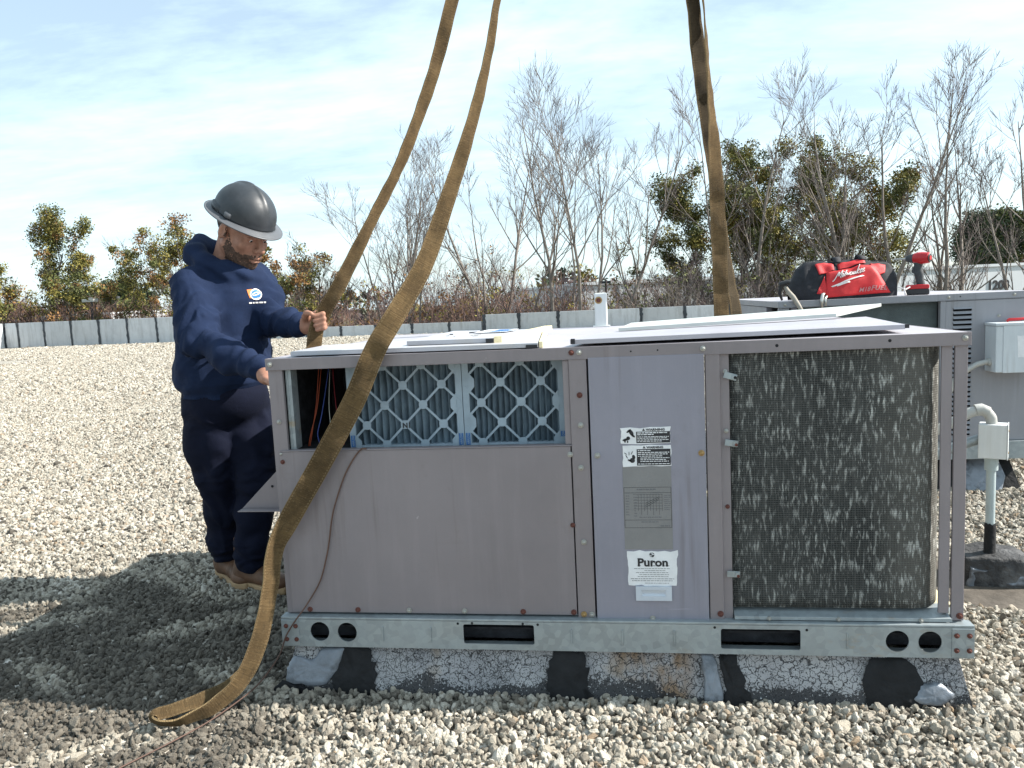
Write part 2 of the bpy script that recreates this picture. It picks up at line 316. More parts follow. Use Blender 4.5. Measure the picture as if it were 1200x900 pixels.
# ------------------------------------------------------------------ mesh building
def rotm(rx=0, ry=0, rz=0): return np.array(Matrix.Rotation(rz, 3, 'Z') @ Matrix.Rotation(ry, 3, 'Y') @ Matrix.Rotation(rx, 3, 'X'))
def origin_of(p):
    o = Vector((0, 0, 0))
    while p is not None: o += p.location; p = p.parent
    return np.array(o)
class MB:
    def __init__(s): s.v = []; s.f = []; s.mi = []; s.uv = None
    def add(s, v, f, m=0):
        b = len(s.v); s.v.extend([tuple(map(float, x)) for x in v]); s.f.extend([tuple(b+i for i in q) for q in f]); s.mi.extend([m]*len(f)); return s
    def box(s, x0, x1, y0, y1, z0, z1, m=0):
        v = [(x, y, z) for z in (z0, z1) for y in (y0, y1) for x in (x0, x1)]
        return s.add(v, [(0, 2, 3, 1), (4, 5, 7, 6), (0, 1, 5, 4), (2, 6, 7, 3), (0, 4, 6, 2), (1, 3, 7, 5)], m)
    def obox(s, c, size, rot, m=0):
        h = np.array(size)/2; v = np.array([(x, y, z) for z in (-1, 1) for y in (-1, 1) for x in (-1, 1)])*h
        v = v @ np.array(rot).T + np.array(c)
        return s.add(v, [(0, 2, 3, 1), (4, 5, 7, 6), (0, 1, 5, 4), (2, 6, 7, 3), (0, 4, 6, 2), (1, 3, 7, 5)], m)
    def tube(s, pts, r, n=8, caps=True, m=0):
        P = np.array(pts, float); k = len(P); r = np.full(k, r) if np.isscalar(r) else np.array(r)
        T = np.gradient(P, axis=0); T /= np.linalg.norm(T, axis=1)[:, None]+1e-12
        up = np.array([0, 0, 1.0]) if abs(T[0][2]) < .9 else np.array([1.0, 0, 0])
        a = np.cross(T[0], up); a /= np.linalg.norm(a); vs_ = []
        th = np.arange(n)*2*math.pi/n
        for i in range(k):
            a = a - T[i]*a.dot(T[i]); a /= np.linalg.norm(a)+1e-12; b = np.cross(T[i], a)
            vs_.extend(P[i] + r[i]*(np.cos(th)[:, None]*a + np.sin(th)[:, None]*b))
        f = [(i*n+j, i*n+(j+1) % n, (i+1)*n+(j+1) % n, (i+1)*n+j) for i in range(k-1) for j in range(n)]
        if caps: f += [tuple(range(n-1, -1, -1)), tuple((k-1)*n+j for j in range(n))]
        return s.add(vs_, f, m)
    def cyl(s, p0, p1, r0, r1=None, n=12, m=0): return s.tube([p0, p1], [r0, r0 if r1 is None else r1], n, True, m)
    def prism(s, poly, y0, y1, axis='y', m=0):
        # polygon in (x,z) [axis y], (x,y) [axis z] or (y,z) [axis x], extruded between y0 and y1
        k = len(poly)
        def mk(p, d): return {'y': (p[0], d, p[1]), 'z': (p[0], p[1], d), 'x': (d, p[0], p[1])}[axis]
        v = [mk(p, y0) for p in poly] + [mk(p, y1) for p in poly]
        f = [tuple(range(k)), tuple(range(2*k-1, k-1, -1))] + [(i, k+i, k+(i+1) % k, (i+1) % k) for i in range(k)]
        return s.add(v, f, m)
    def grid(s, V, m=0, closed_u=False):
        # V: (nu, nv, 3)
        nu, nv = V.shape[:2]; f = []
        for i in range(nu if closed_u else nu-1):
            for j in range(nv-1):
                i2 = (i+1) % nu; f.append((i*nv+j, i2*nv+j, i2*nv+j+1, i*nv+j+1))
        return s.add(V.reshape(-1, 3), f, m)
    def ball(s, c, r, n=10, m=0):
        r = np.array([r]*3 if np.isscalar(r) else r); th = np.linspace(0, math.pi, n//2+1); ph = np.arange(n)*2*math.pi/n
        V = np.array([[(math.sin(t)*math.cos(p), math.sin(t)*math.sin(p), math.cos(t)) for t in th] for p in ph])*r + np.array(c)
        return s.grid(V, m, True)
    def build(s, name, mat, parent=None, smooth=False, bevel=0, fix=True, local=False):
        me = bpy.data.meshes.new(name); v = np.array(s.v, float)
        if parent is not None and not local: v = v - origin_of(parent)
        me.from_pydata(v.tolist(), [], s.f)
        for mm in (mat if isinstance(mat, (list, tuple)) else [mat]): me.materials.append(MATS[mm])
        if any(s.mi): me.polygons.foreach_set('material_index', s.mi)
        if fix:
            bm = bmesh.new(); bm.from_mesh(me); bmesh.ops.recalc_face_normals(bm, faces=bm.faces); bm.to_mesh(me); bm.free()
        if smooth is True: me.polygons.foreach_set('use_smooth', [True]*len(me.polygons))
        me.update()
        o = bpy.data.objects.new(name, me); COL.objects.link(o)
        if parent is not None: o.parent = parent
        if bevel:
            b = o.modifiers.new('bevel', 'BEVEL'); b.width = bevel; b.segments = 2; b.limit_method = 'ANGLE'; b.angle_limit = R(35)
        if smooth == 'auto':
            me.polygons.foreach_set('use_smooth', [True]*len(me.polygons)); me.set_sharp_from_angle(angle=R(38))
        return o
def raw_mesh(name, v, f, mat, parent=None, smooth=True, mi=None):
    # numpy verts (n,3), faces (m,k)
    me = bpy.data.meshes.new(name); v = np.asarray(v, np.float32); f = np.asarray(f, np.int32)
    if parent is not None: v = v - origin_of(parent).astype(np.float32)
    k = f.shape[1]; me.vertices.add(len(v)); me.vertices.foreach_set('co', v.ravel())
    me.loops.add(f.size); me.loops.foreach_set('vertex_index', f.ravel())
    me.polygons.add(len(f)); me.polygons.foreach_set('loop_start', np.arange(0, f.size, k, dtype=np.int32))
    for mm in (mat if isinstance(mat, (list, tuple)) else [mat]): me.materials.append(MATS[mm])
    if mi is not None: me.polygons.foreach_set('material_index', np.asarray(mi, np.int32))
    if smooth: me.polygons.foreach_set('use_smooth', np.ones(len(f), bool))
    me.update(calc_edges=True); me.validate()
    o = bpy.data.objects.new(name, me); COL.objects.link(o)
    if parent is not None: o.parent = parent
    return o
def tag(o, label=None, cat=None, group=None, kind=None):
    for k, v in (('label', label), ('category', cat), ('group', group), ('kind', kind)):
        if v: o[k] = v
    return o
def thing(name, loc, label, cat, group=None):
    o = bpy.data.objects.new(name, None); o.location = loc; o.empty_display_size = .1; COL.objects.link(o)
    return tag(o, label, cat, group)
def plate(name, outer, holes, axis_map, thick, mat, parent, bevel=0):
    # flat plate with holes: outlines in 2-D, axis_map(u,v)->(x,y,z), solidified
    bm = bmesh.new(); edges = []; off = origin_of(parent)
    for loop in [outer]+holes:
        vs_ = [bm.verts.new(np.array(axis_map(*p))-off) for p in loop]
        edges += [bm.edges.new((vs_[i], vs_[(i+1) % len(vs_)])) for i in range(len(vs_))]
    bmesh.ops.triangle_fill(bm, use_beauty=True, use_dissolve=False, edges=edges)
    bmesh.ops.recalc_face_normals(bm, faces=bm.faces)
    me = bpy.data.meshes.new(name); bm.to_mesh(me); bm.free(); me.materials.append(MATS[mat])
    o = bpy.data.objects.new(name, me); COL.objects.link(o); o.parent = parent
    so = o.modifiers.new('solid', 'SOLIDIFY'); so.thickness = thick; so.offset = 0
    return o
def circ(cx, cz, r, n=22): return [(cx+r*math.cos(i*2*math.pi/n), cz+r*math.sin(i*2*math.pi/n)) for i in range(n)]
def rrect(x0, x1, z0, z1, r=.006, n=3):
    p = []
    for cx, cz, a in ((x1-r, z1-r, 0), (x0+r, z1-r, 90), (x0+r, z0+r, 180), (x1-r, z0+r, 270)):
        p += [(cx+r*math.cos(R(a+90*i/n)), cz+r*math.sin(R(a+90*i/n))) for i in range(n+1)]
    return p
def lettering(name, txt, size, org, mat, parent, xdir=(1, 0, 0), up=(0, 0, 1), bold=0, shear=0, ext=.0004, align='LEFT', wx=1.0, spacing=1.0, mapf=None):
    cu = bpy.data.curves.new(name, 'FONT'); cu.body = txt; cu.size = size; cu.offset = bold; cu.shear = shear; cu.extrude = ext; cu.align_x = align; cu.resolution_u = 3; cu.space_character = spacing
    to = bpy.data.objects.new(name, cu); COL.objects.link(to)
    dg = bpy.context.evaluated_depsgraph_get(); me = bpy.data.meshes.new_from_object(to.evaluated_get(dg))
    bpy.data.objects.remove(to); bpy.data.curves.remove(cu)
    x = np.array(xdir, float); u = np.array(up, float); nrm = np.cross(x, u)
    co = np.zeros(len(me.vertices)*3, np.float32); me.vertices.foreach_get('co', co); co = co.reshape(-1, 3)
    w = np.array(org) + co[:, :1]*wx*x + co[:, 1:2]*u + co[:, 2:3]*nrm if mapf is None else mapf(co)
    w = w - origin_of(parent); me.vertices.foreach_set('co', w.astype(np.float32).ravel()); me.materials.clear(); me.materials.append(MATS[mat]); me.update(); me.name = name
    o = bpy.data.objects.new(name, me); COL.objects.link(o); o.parent = parent
    return o

# ------------------------------------------------------------------ signed-distance modelling for soft, continuous bodies
def V3(*a): return np.array(a, float)
def sd_cone(P, a, b, ra, rb):
    a = np.array(a, float); b = np.array(b, float); ab = b-a; pa = P-a
    h = np.clip(pa@ab/(ab@ab), 0, 1); return np.linalg.norm(pa-h[:, None]*ab, axis=1)-(ra+(rb-ra)*h)
def sd_chain(P, pts, rs, k=.01):
    d = None
    for i in range(len(pts)-1):
        e = sd_cone(P, pts[i], pts[i+1], rs[i], rs[i+1]); d = e if d is None else smin(d, e, k)
    return d
def sd_ell(P, c, r):
    q = (P-np.array(c, float)); r = np.array(r, float); k0 = np.linalg.norm(q/r, axis=1); k1 = np.linalg.norm(q/(r*r), axis=1)+1e-9; return k0*(k0-1)/k1
def smin(a, b, k=.02):
    h = np.clip(.5+.5*(b-a)/k, 0, 1); return b+(a-b)*h-k*h*(1-h)
def smax(a, b, k=.02): return -smin(-a, -b, k)
_lat = {}
def vnoise(P, scale, seed=0):
    if seed not in _lat: _lat[seed] = np.random.RandomState(seed).rand(32, 32, 32)*2-1
    L = _lat[seed]; q = P*scale; i = np.floor(q).astype(int); f = q-i; f = f*f*(3-2*f); i &= 31; j = (i+1) & 31
    def g(a, b, c): return L[a[:, 0], b[:, 1], c[:, 2]]
    x, y, z = f.T
    return (((g(i, i, i)*(1-x)+g(j, i, i)*x)*(1-y)+(g(i, j, i)*(1-x)+g(j, j, i)*x)*y)*(1-z)
            + ((g(i, i, j)*(1-x)+g(j, i, j)*x)*(1-y)+(g(i, j, j)*(1-x)+g(j, j, j)*x)*y)*z)
def sdf_mesh(fn, lo, hi, h, blk=6):
    lo = np.array(lo, float); hi = np.array(hi, float); nb = np.ceil((hi-lo)/(h*blk)).astype(int); n = nb*blk
    ax = [lo[i]+(np.arange(nb[i])+.5)*h*blk-h*.5 for i in range(3)]
    C = np.stack(np.meshgrid(*ax, indexing='ij'), -1).reshape(-1, 3)
    dc = fn(C).reshape(nb); act = np.abs(dc) < h*blk*1.25
    big = lambda a: a.repeat(blk, 0).repeat(blk, 1).repeat(blk, 2)
    val = big(np.where(dc < 0, -1., 1.).astype(np.float32)); ma = big(act)
    idx = np.argwhere(ma); out = np.empty(len(idx), np.float32)
    for s in range(0, len(idx), 400000): out[s:s+400000] = fn(lo+idx[s:s+400000]*h)
    val[tuple(idx.T)] = out
    S = val < 0
    m = np.zeros([x-1 for x in val.shape], np.int8); 
    cnr = [(a, b, c) for a in (0, 1) for b in (0, 1) for c in (0, 1)]
    for a, b, c in cnr: m += S[a:S.shape[0]-1+a, b:S.shape[1]-1+b, c:S.shape[2]-1+c]
    cell = np.argwhere((m > 0) & (m < 8)); ids = -np.ones(m.shape, np.int32); ids[tuple(cell.T)] = np.arange(len(cell))
    acc = np.zeros((len(cell), 3)); cnt = np.zeros(len(cell))
    cv = {k: val[tuple((cell+k).T)] for k in cnr}
    for k in cnr:
        for a in range(3):
            if k[a] == 0:
                k2 = list(k); k2[a] = 1; k2 = tuple(k2); v0, v1 = cv[k], cv[k2]; x = (v0 < 0) != (v1 < 0)
                t = np.where(x, v0/np.where(x, v0-v1, 1), 0); p = np.tile(np.array(k, float), (len(cell), 1)); p[:, a] = t
                acc += p*x[:, None]; cnt += x
    V = lo+(cell+acc/cnt[:, None])*h; F = []
    for a in range(3):
        b, c = (a+1) % 3, (a+2) % 3; sl0 = [slice(None)]*3; sl1 = [slice(None)]*3; sl0[a] = slice(0, -1); sl1[a] = slice(1, None)
        e = np.argwhere(S[tuple(sl0)] != S[tuple(sl1)]); ok = np.all([(e[:, q] > 0) & (e[:, q] < val.shape[q]-1) for q in (b, c)], 0); e = e[ok]
        flip = S[tuple(e.T)]; eb = np.zeros(3, int); eb[b] = 1; ec = np.zeros(3, int); ec[c] = 1
        q = np.stack([ids[tuple((e-eb-ec).T)], ids[tuple((e-ec).T)], ids[tuple(e.T)], ids[tuple((e-eb).T)]], 1)
        q[~flip] = q[~flip][:, ::-1]; F.append(q[(q >= 0).all(1)])
    F = np.concatenate(F)
    for _ in range(1):      # light relaxation removes grid stepping
        A = np.zeros_like(V); n_ = np.zeros(len(V))
        for i in range(4):
            for j in ((i+1) % 4, (i+3) % 4): np.add.at(A, F[:, i], V[F[:, j]]); np.add.at(n_, F[:, i], 1)
        V = V*.45+A/np.maximum(n_, 1)[:, None]*.55
    return V, F
# ================================================================== SETTING
rng = np.random.RandomState(7)
tag(MB().box(-900, 900, -300, 1500, -6.3, -6.0).build('ground', 'earth'), kind='structure')
# the flat roof, a block of building standing on that ground
PAR = [(-28.9, 31.5), (-15.0, 29.1), (12.0, 24.1), (36, 20.0)]     # line of the parapet's inner face
roof_poly = [(-28.9, -12), (-28.9, 31.5), (-15, 29.1), (12, 24.1), (36, 20.0), (36, -12)]
mb = MB(); mb.prism(roof_poly, -5.99, 0.0, 'z'); tag(mb.build('roof', 'gravel_bed'), kind='structure')

def loose_gravel():
    r = np.random.RandomState(3); P = []; S = []
    def zone(x0, x1, y0, y1, dens, s0, s1, keep=None):
        n = int((x1-x0)*(y1-y0)*dens); p = np.stack([r.uniform(x0, x1, n), r.uniform(y0, y1, n)], 1)
        # only the ground the photograph, or a step to its side, can see
        d = p-CAM[:2]; a = np.arctan2(d[:, 0], d[:, 1])+.1465; k = (np.abs(a) < np.where(d[:, 1] < 7, 1.02, .84)) & (d[:, 1] > .35)
        k &= ~((p[:, 0] > .02) & (p[:, 0] < 1.98) & (p[:, 1] > .0) & (p[:, 1] < 1.35))
        k &= ~((p[:, 0] > 2.05) & (p[:, 0] < 3.2) & (p[:, 1] > 2.5) & (p[:, 1] < 4.2))
        # bare tarred felt round the conduit block
        e = ((p[:, 0]-2.52)/.36)**2+((p[:, 1]-.92)/.27)**2+.5*np.sin(p[:, 0]*23)*np.sin(p[:, 1]*19); k &= e > 1
        k &= (p[:, 1] < 19) | (p[:, 1] < np.interp(p[:, 0], [a for a, b in PAR], [b for a, b in PAR])-.3)
        p = p[k]; P.append(p); S.append(r.uniform(s0, s1, len(p))*np.exp(r.normal(0, .22, len(p)))*np.where(r.rand(len(p)) < .05, 1.5, 1))
    zone(-3.2, 4.8, -1.9, 1.6, 7600, .0050, .0102)
    zone(-5.8, 6.4, 1.6, 4.5, 4600, .0065, .0120)
    zone(-9.5, 8.5, 4.5, 9, 2700, .0080, .0135)
    zone(-17, 12, 9, 20, 700, .0115, .020)
    zone(-27, 17, 20, 33, 300, .016, .027)
    p = np.concatenate(P); s = np.concatenate(S); n = len(p)
    z = r.uniform(-.004, .010, n)+.012*np.exp(-((p[:, 1]+.12)/.10)**2)*((p[:, 0] > -.1) & (p[:, 0] < 2.1))
    me = bpy.data.meshes.new('gravel'); me.vertices.add(n); me.vertices.foreach_set('co', np.column_stack([p, z]).astype(np.float32).ravel())
    cl = .25*np.sin(p[:, 0]*1.7+1.2*np.sin(p[:, 1]*2.1))*np.sin(p[:, 1]*1.3+.7)
    # brown stain left of the cabinet, tinted darker still to deepen its cast shadow
    dirt_shade = np.exp(-(((p[:, 0]+.80)/.95)**2+((p[:, 1]-.15)/.75)**2))*1.5+.9*np.exp(-(((p[:, 0]+.55)/.5)**2+((p[:, 1]+.55)/.45)**2))
    t = np.clip(r.rand(n)**.9*(1-.84*np.clip(dirt_shade*(1+.8*np.sin(p[:, 0]*9+2*np.sin(p[:, 1]*7))*np.sin(p[:, 1]*8+1.5)), 0, 1))+.06*cl, 0, 1)
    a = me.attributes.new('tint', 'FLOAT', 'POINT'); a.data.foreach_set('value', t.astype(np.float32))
    a = me.attributes.new('size', 'FLOAT', 'POINT'); a.data.foreach_set('value', s.astype(np.float32))
    a = me.attributes.new('spin', 'FLOAT_VECTOR', 'POINT'); a.data.foreach_set('vector', r.uniform(0, 6.28, (n, 3)).astype(np.float32).ravel())
    a = me.attributes.new('pick', 'INT', 'POINT'); a.data.foreach_set('value', r.randint(0, 7, n).astype(np.int32))
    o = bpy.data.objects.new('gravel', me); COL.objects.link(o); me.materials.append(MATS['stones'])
    tag(o, 'loose pale grey and tan gravel stones spread over the whole flat roof', 'gravel', kind='stuff')
    g = bpy.data.node_groups.new('gravel', 'GeometryNodeTree'); g.interface.new_socket('Geometry', in_out='INPUT', socket_type='NodeSocketGeometry'); g.interface.new_socket('Geometry', in_out='OUTPUT', socket_type='NodeSocketGeometry')
    N = g.nodes; L = g.links.new; gi = N.new('NodeGroupInput'); go = N.new('NodeGroupOutput')
    g2i = N.new('GeometryNodeGeometryToInstance')
    for k in range(7):
        ico = N.new('GeometryNodeMeshIcoSphere'); ico.inputs['Radius'].default_value = 1; ico.inputs['Subdivisions'].default_value = 2
        nz = N.new('ShaderNodeTexNoise'); nz.noise_dimensions = '4D'; nz.inputs['W'].default_value = k*3.7+1; nz.inputs['Scale'].default_value = .75; nz.inputs['Detail'].default_value = 2.0
        sub = N.new('ShaderNodeVectorMath'); sub.operation = 'SUBTRACT'; sub.inputs[1].default_value = (.5, .5, .5); L(nz.outputs['Color'], sub.inputs[0])
        sc = N.new('ShaderNodeVectorMath'); sc.operation = 'SCALE'; sc.inputs['Scale'].default_value = 2.3; L(sub.outputs[0], sc.inputs[0])
        sp = N.new('GeometryNodeSetPosition'); L(ico.outputs['Mesh'], sp.inputs['Geometry']); L(sc.outputs[0], sp.inputs['Offset'])
        tr = N.new('GeometryNodeTransform'); tr.inputs['Scale'].default_value = (1.15+.12*(k % 3), .9+.1*(k % 2), .62+.07*(k % 4)); L(sp.outputs[0], tr.inputs['Geometry'])
        sm = N.new('GeometryNodeSetMaterial'); sm.inputs['Material'].default_value = MATS['stones']; L(tr.outputs[0], sm.inputs['Geometry'])
        ss = N.new('GeometryNodeSetShadeSmooth'); ss.inputs['Shade Smooth'].default_value = False; L(sm.outputs[0], ss.inputs['Geometry'])
        L(ss.outputs[0], g2i.inputs[0])
    iop = N.new('GeometryNodeInstanceOnPoints'); L(gi.outputs[0], iop.inputs['Points']); L(g2i.outputs[0], iop.inputs['Instance']); iop.inputs['Pick Instance'].default_value = True
    def attr(nm, ty):
        x = N.new('GeometryNodeInputNamedAttribute'); x.data_type = ty; x.inputs['Name'].default_value = nm; return x.outputs['Attribute']
    L(attr('pick', 'INT'), iop.inputs['Instance Index'])
    e2r = N.new('FunctionNodeEulerToRotation'); L(attr('spin', 'FLOAT_VECTOR'), e2r.inputs[0]); L(e2r.outputs[0], iop.inputs['Rotation'])
    cb = N.new('ShaderNodeCombineXYZ'); sz = attr('size', 'FLOAT')
    for i in range(3): L(sz, cb.inputs[i])
    L(cb.outputs[0], iop.inputs['Scale']); L(iop.outputs[0], go.inputs[0])
    md = o.modifiers.new('stones', 'NODES'); md.node_group = g
loose_gravel()

# ---- parapet: coated masonry sections with black mastic seams
def parapet(name, p0, p1, h0, h1, pitch, label, first=.0, thick=.35, slop=0):
    p0 = V3(*p0); p1 = V3(*p1); d = p1-p0; L = np.hypot(*d); d /= L; nrm = V3(-d[1], d[0])
    if nrm[1] < 0: nrm = -nrm
    root = thing(name, (p0[0], p0[1], 0), label, 'parapet')
    s = 0; cuts = [0]+list(np.arange(first if first > 0 else pitch, L, pitch))+[L]
    for i in range(len(cuts)-1):
        a, b = cuts[i]+.012, cuts[i+1]-.012
        if b-a < .05: continue
        mb = MB(); za = h0+(h1-h0)*a/L; zb = h0+(h1-h0)*b/L; j = rng.uniform(-.012, .012)
        q = [p0+d*a, p0+d*b]; v = []
        for t, zt in ((q[0], za), (q[1], zb)):
            for off, z in ((j, 0), (thick+j, 0), (thick+j, zt-.03), (j, zt)): v.append((*(t+nrm*off), z))
        mb.add(v, [(0, 1, 2, 3), (7, 6, 5, 4), (0, 4, 5, 1), (1, 5, 6, 2), (2, 6, 7, 3), (3, 7, 4, 0)])
        mb.build('panel', 'parapet_coating', root, bevel=.015)
    for c in cuts[:-1]:
        # each seam: ragged black mastic brushed over the joint, up the face and over the top
        zt = h0+(h1-h0)*c/L+.006; n = 9; rows = []
        for k in range(n+1):
            z = zt*k/n; w = rng.uniform(.08, .14)*(1.2 if k > n-2 else 1); sh = rng.uniform(-.015, .015); rows.append((z, sh-w*.5, sh+w*.5))
        mb = MB(); fr = []; 
        for z, a, b in rows: fr += [(*(p0+d*(c+a)-nrm*.022), z), (*(p0+d*(c+b)-nrm*.022), z)]
        fr += [(*(p0+d*(c-.11)+nrm*(thick+.01)), zt-.02), (*(p0+d*(c+.11)+nrm*(thick+.01)), zt-.02)]
        mb.add(fr, [(2*i, 2*i+1, 2*i+3, 2*i+2) for i in range(n+1)])
        o = mb.build('seam', 'mastic_seam', root); so = o.modifiers.new('solid', 'SOLIDIFY'); so.thickness = .012
    return root
parapet('parapet_wall', (-28.75, 31.45), (-14.9, 29.1), 1.20, 1.12, 1.66, 'tall left stretch of grey coated parapet behind the worker', first=.85)
parapet('parapet_wall', (-14.7, 29.05), (-4.32, 27.1), .43, .41, 1.62, 'low stretch of grey parapet between the worker and the front sling', first=1.1)
parapet('parapet_wall', (-4.2, 27.08), (20, 22.6), .66, .66, 1.55, 'grey parapet stretch behind the white bracket and right slings', first=1.4)
parapet('parapet_wall', (-28.75, 31.4), (-28.9, 2.0), 1.20, 1.20, 1.66, 'sunlit end parapet running toward the viewer at the far left edge')
# a smear of sealant at the step in the parapet
# ================================================================== ROOFTOP UNIT (front)
ZB = .15
W_, D_, ZT = 2.0, 1.40, 1.055
curb = thing('roof_curb', (1, .7, 0), 'low sloped roof curb with cracked white coating under the front air conditioner', 'roof curb')
mb = MB()
def ring(x0, x1, y0, y1, z): return [(x0, y0, z), (x1, y0, z), (x1, y1, z), (x0, y1, z)]
nx = 60
front = []
for i, (z, off) in enumerate(((-.02, -.050), (.03, -.040), (.09, -.020), (ZB+.002, .0))):
    front.append([(.02-off*-.6+(1.96+2*-off*.6)*k/nx, off+.006*math.sin(k*1.3+i)+.004*math.sin(k*2.9+2*i), z+.004*math.sin(k*.9+i)*(i > 0 and i < 3)) for k in range(nx+1)])
mb.grid(np.array(front)); 
mb.add([front[0][0], front[1][0], front[2][0], front[3][0], (.02, 1.4, ZB), (-.04, 1.45, -.02)], [(0, 1, 2, 3, 4, 5)])
mb.add([front[0][-1], front[1][-1], front[2][-1], front[3][-1], (1.98, 1.4, ZB), (2.04, 1.45, -.02)], [(5, 4, 3, 2, 1, 0)])
mb.add([(-.04, 1.45, -.02), (.02, 1.4, ZB), (1.98, 1.4, ZB), (2.04, 1.45, -.02)], [(0, 1, 2, 3)])
mb.build('coated_flashing', 'curb_coating', curb, smooth='auto')
def curb_y(z):   # front face of the curb at height z
    return float(np.interp(z, [-.02, .03, .09, ZB], [-.050, -.040, -.020, 0]))
def patch(name, outline, mat, seed, lift=.007, rough=.009):
    # a trowelled lump on the curb face: outline in (x,z), domed slightly
    r = np.random.RandomState(seed); c = np.mean(outline, 0); n = len(outline); mbp = MB(); V = []; rings = (1.0, .93, .72, .4)
    ol = np.array(outline); t = np.linspace(0, n, n*5, endpoint=False); ol = np.array([[np.interp(q, range(n+1), list(ol[:, a])+[ol[0, a]]) for a in (0, 1)] for q in t]); ol = .25*np.roll(ol, 1, 0)+.5*ol+.25*np.roll(ol, -1, 0); ol += r.uniform(-rough, rough, ol.shape)
    for j, s in enumerate(rings):
        q = c+(ol-c)*s; V.append([(x, curb_y(z)-(.0 if j == 0 else lift*(.55+.45*(1-s)))-.006-.003*r.rand(), z) for x, z in q])
    V = np.array(V).transpose(1, 0, 2); k = len(ol); mbp.grid(V, 0, True); m0 = len(mbp.v); mbp.add([(c[0], curb_y(c[1])-lift-.006, c[1])], [])
    mbp.f += [(i*4+3, ((i+1) % k)*4+3, m0) for i in range(k)]; mbp.mi += [0]*k
    return mbp.build(name, mat, curb, smooth=True)
patch('mastic_patch', [(.155, .0), (.30, .0), (.29, .06), (.275, .145), (.17, .145), (.15, .07)], 'mastic', 1)
patch('mastic_patch', [(-.06, -.005), (.16, -.01), (.20, .02), (.06, .03), (-.03, .045)], 'mastic', 2, .006)
patch('silver_patch', [(-.0, .035), (.12, .03), (.165, .07), (.19, .142), (.115, .142), (.085, .105), (.02, .115), (-.005, .08)], 'mastic_silver', 3, .012, .003)
patch('mastic_patch', [(.83, .0), (.955, -.0), (.95, .08), (.93, .145), (.84, .145), (.815, .07)], 'mastic', 4)
patch('silver_patch', [(1.285, -.03), (1.325, -.035), (1.335, .04), (1.315, .143), (1.275, .143), (1.28, .05)], 'mastic_silver', 5, .012, .003)
patch('mastic_patch', [(1.335, -.03), (1.42, -.02), (1.40, .05), (1.375, .143), (1.325, .143), (1.34, .05)], 'mastic', 6, .006)
patch('mastic_patch', [(1.735, -.03), (1.88, -.03), (1.90, .03), (1.85, .143), (1.74, .143), (1.72, .06)], 'mastic', 7, .008)
patch('silver_patch', [(1.845, .03), (1.92, .022), (1.965, .05), (1.92, .082), (1.87, .075)], 'mastic_silver', 8, .014, .002)
patch('mastic_patch', [(1.86, -.02), (2.04, -.03), (2.03, .0), (1.95, .02), (1.88, .015)], 'mastic', 9, .006)

UNIT = thing('rooftop_unit', (1, .7, ZB), 'weathered mauve grey packaged air conditioner slung in front with open filter section and exposed coil', 'air conditioner')
U = UNIT
FY = -.025
# base rail with fork slots, lifting holes
holes = [circ(.114, .199, .031), circ(.203, .198, .031), circ(1.813, .197, .031), circ(1.899, .196, .031), rrect(.572, .788, .168, .229), rrect(1.332, 1.553, .166, .226)]
def rail_map(u, v): return (u, FY, v)
plate('base_rail', [(-.012, .150), (2.014, .150), (2.014, .238), (-.012, .238)], holes, rail_map, .004, 'galvanised', U)
mb = MB()
mb.box(-.012, 2.014, FY-.002, .012, .2385, .2455)                # top flange
mb.box(-.012, 2.014, FY-.002, .03, .1495, .1525)
for x in (.318, .47, .90, 1.05, 1.20, 1.68): mb.box(x-.0025, x+.0025, FY-.0055, FY-.0015, .172, .219)
mb.build('rail_flange', 'galvanised', U, bevel=.002)
for x0 in (-.011, 1.955): MB().box(x0, x0+.058, FY-.0045, FY-.0012, .1535, .2365).build('rail_splice', 'galvanised', U, bevel=.001)
mb = MB(); mb.box(.03, 1.97, .05, .055, .1525, .238); mb.box(.03, 1.97, .03, .05, .190, .196); mb.build('rail_hole_shade', 'insulation', U)  # dark sheets added behind the rail for the shade inside its holes
for x0, x1 in ((-.010, -.004), (2.004, 2.010)): MB().box(x0, x1, .013, 1.42, .150, .238).build('side_rail', 'galvanised', U)
MB().box(-.003, 2.003, 1.40, 1.42, .150, .238).build('rear_rail', 'galvanised', U)
MB().box(.0, 2.0, .013, 1.398, .2385, .2475).build('base_pan', 'galvanised', U)
# cabinet frame
PZ0, PZ1 = .248, 1.021
MB().prism([(0, 0), (.046, 0), (.046, .012), (.012, .012), (.012, .05), (0, .05)], PZ0, PZ1, 'z').build('corner_post', 'mauve_paint', U, bevel=.0015)
mb = MB(); mb.box(.048, .062, .016, .022, .77, 1.018); mb.box(.062, .066, .016, .06, .77, 1.018); mb.box(.052, .056, .0145, .016, .77, 1.018); mb.build('filter_track', 'galvanised', U)
MB().prism([(.921, -.004), (.9725, -.004), (.9725, .03), (.921, .03)], PZ0-.004, PZ1, 'z').build('centre_post', 'mauve_paint', U, bevel=.002)
MB().prism([(1.306, -.004), (1.345, -.004), (1.348, .004), (1.3715, .004), (1.3715, .02), (1.306, .02)], PZ0-.003, PZ1, 'z').build('coil_post', 'mauve_paint', U, bevel=.0015)
MB().prism([(1.9635, 0), (1.996, 0), (1.996, .045), (1.984, .045), (1.984, .010), (1.9635, .010)], PZ0, PZ1, 'z').build('corner_post', 'mauve_paint', U, bevel=.0015)
MB().prism([(1.930, .002), (1.958, .002), (1.958, .030), (1.951, .030), (1.951, .009), (1.930, .009)], PZ0+.02, PZ1, 'z').build('corner_post', 'mauve_paint', U, bevel=.0015)
for x in (.0, 1.96): MB().box(x, x+.038, 1.36, 1.398, PZ0, PZ1).build('corner_post', 'mauve_paint', U, bevel=.002)
MB().box(.0005, .008, .051, 1.359, PZ0, PZ1).build('side_panel', 'mauve_paint', U)
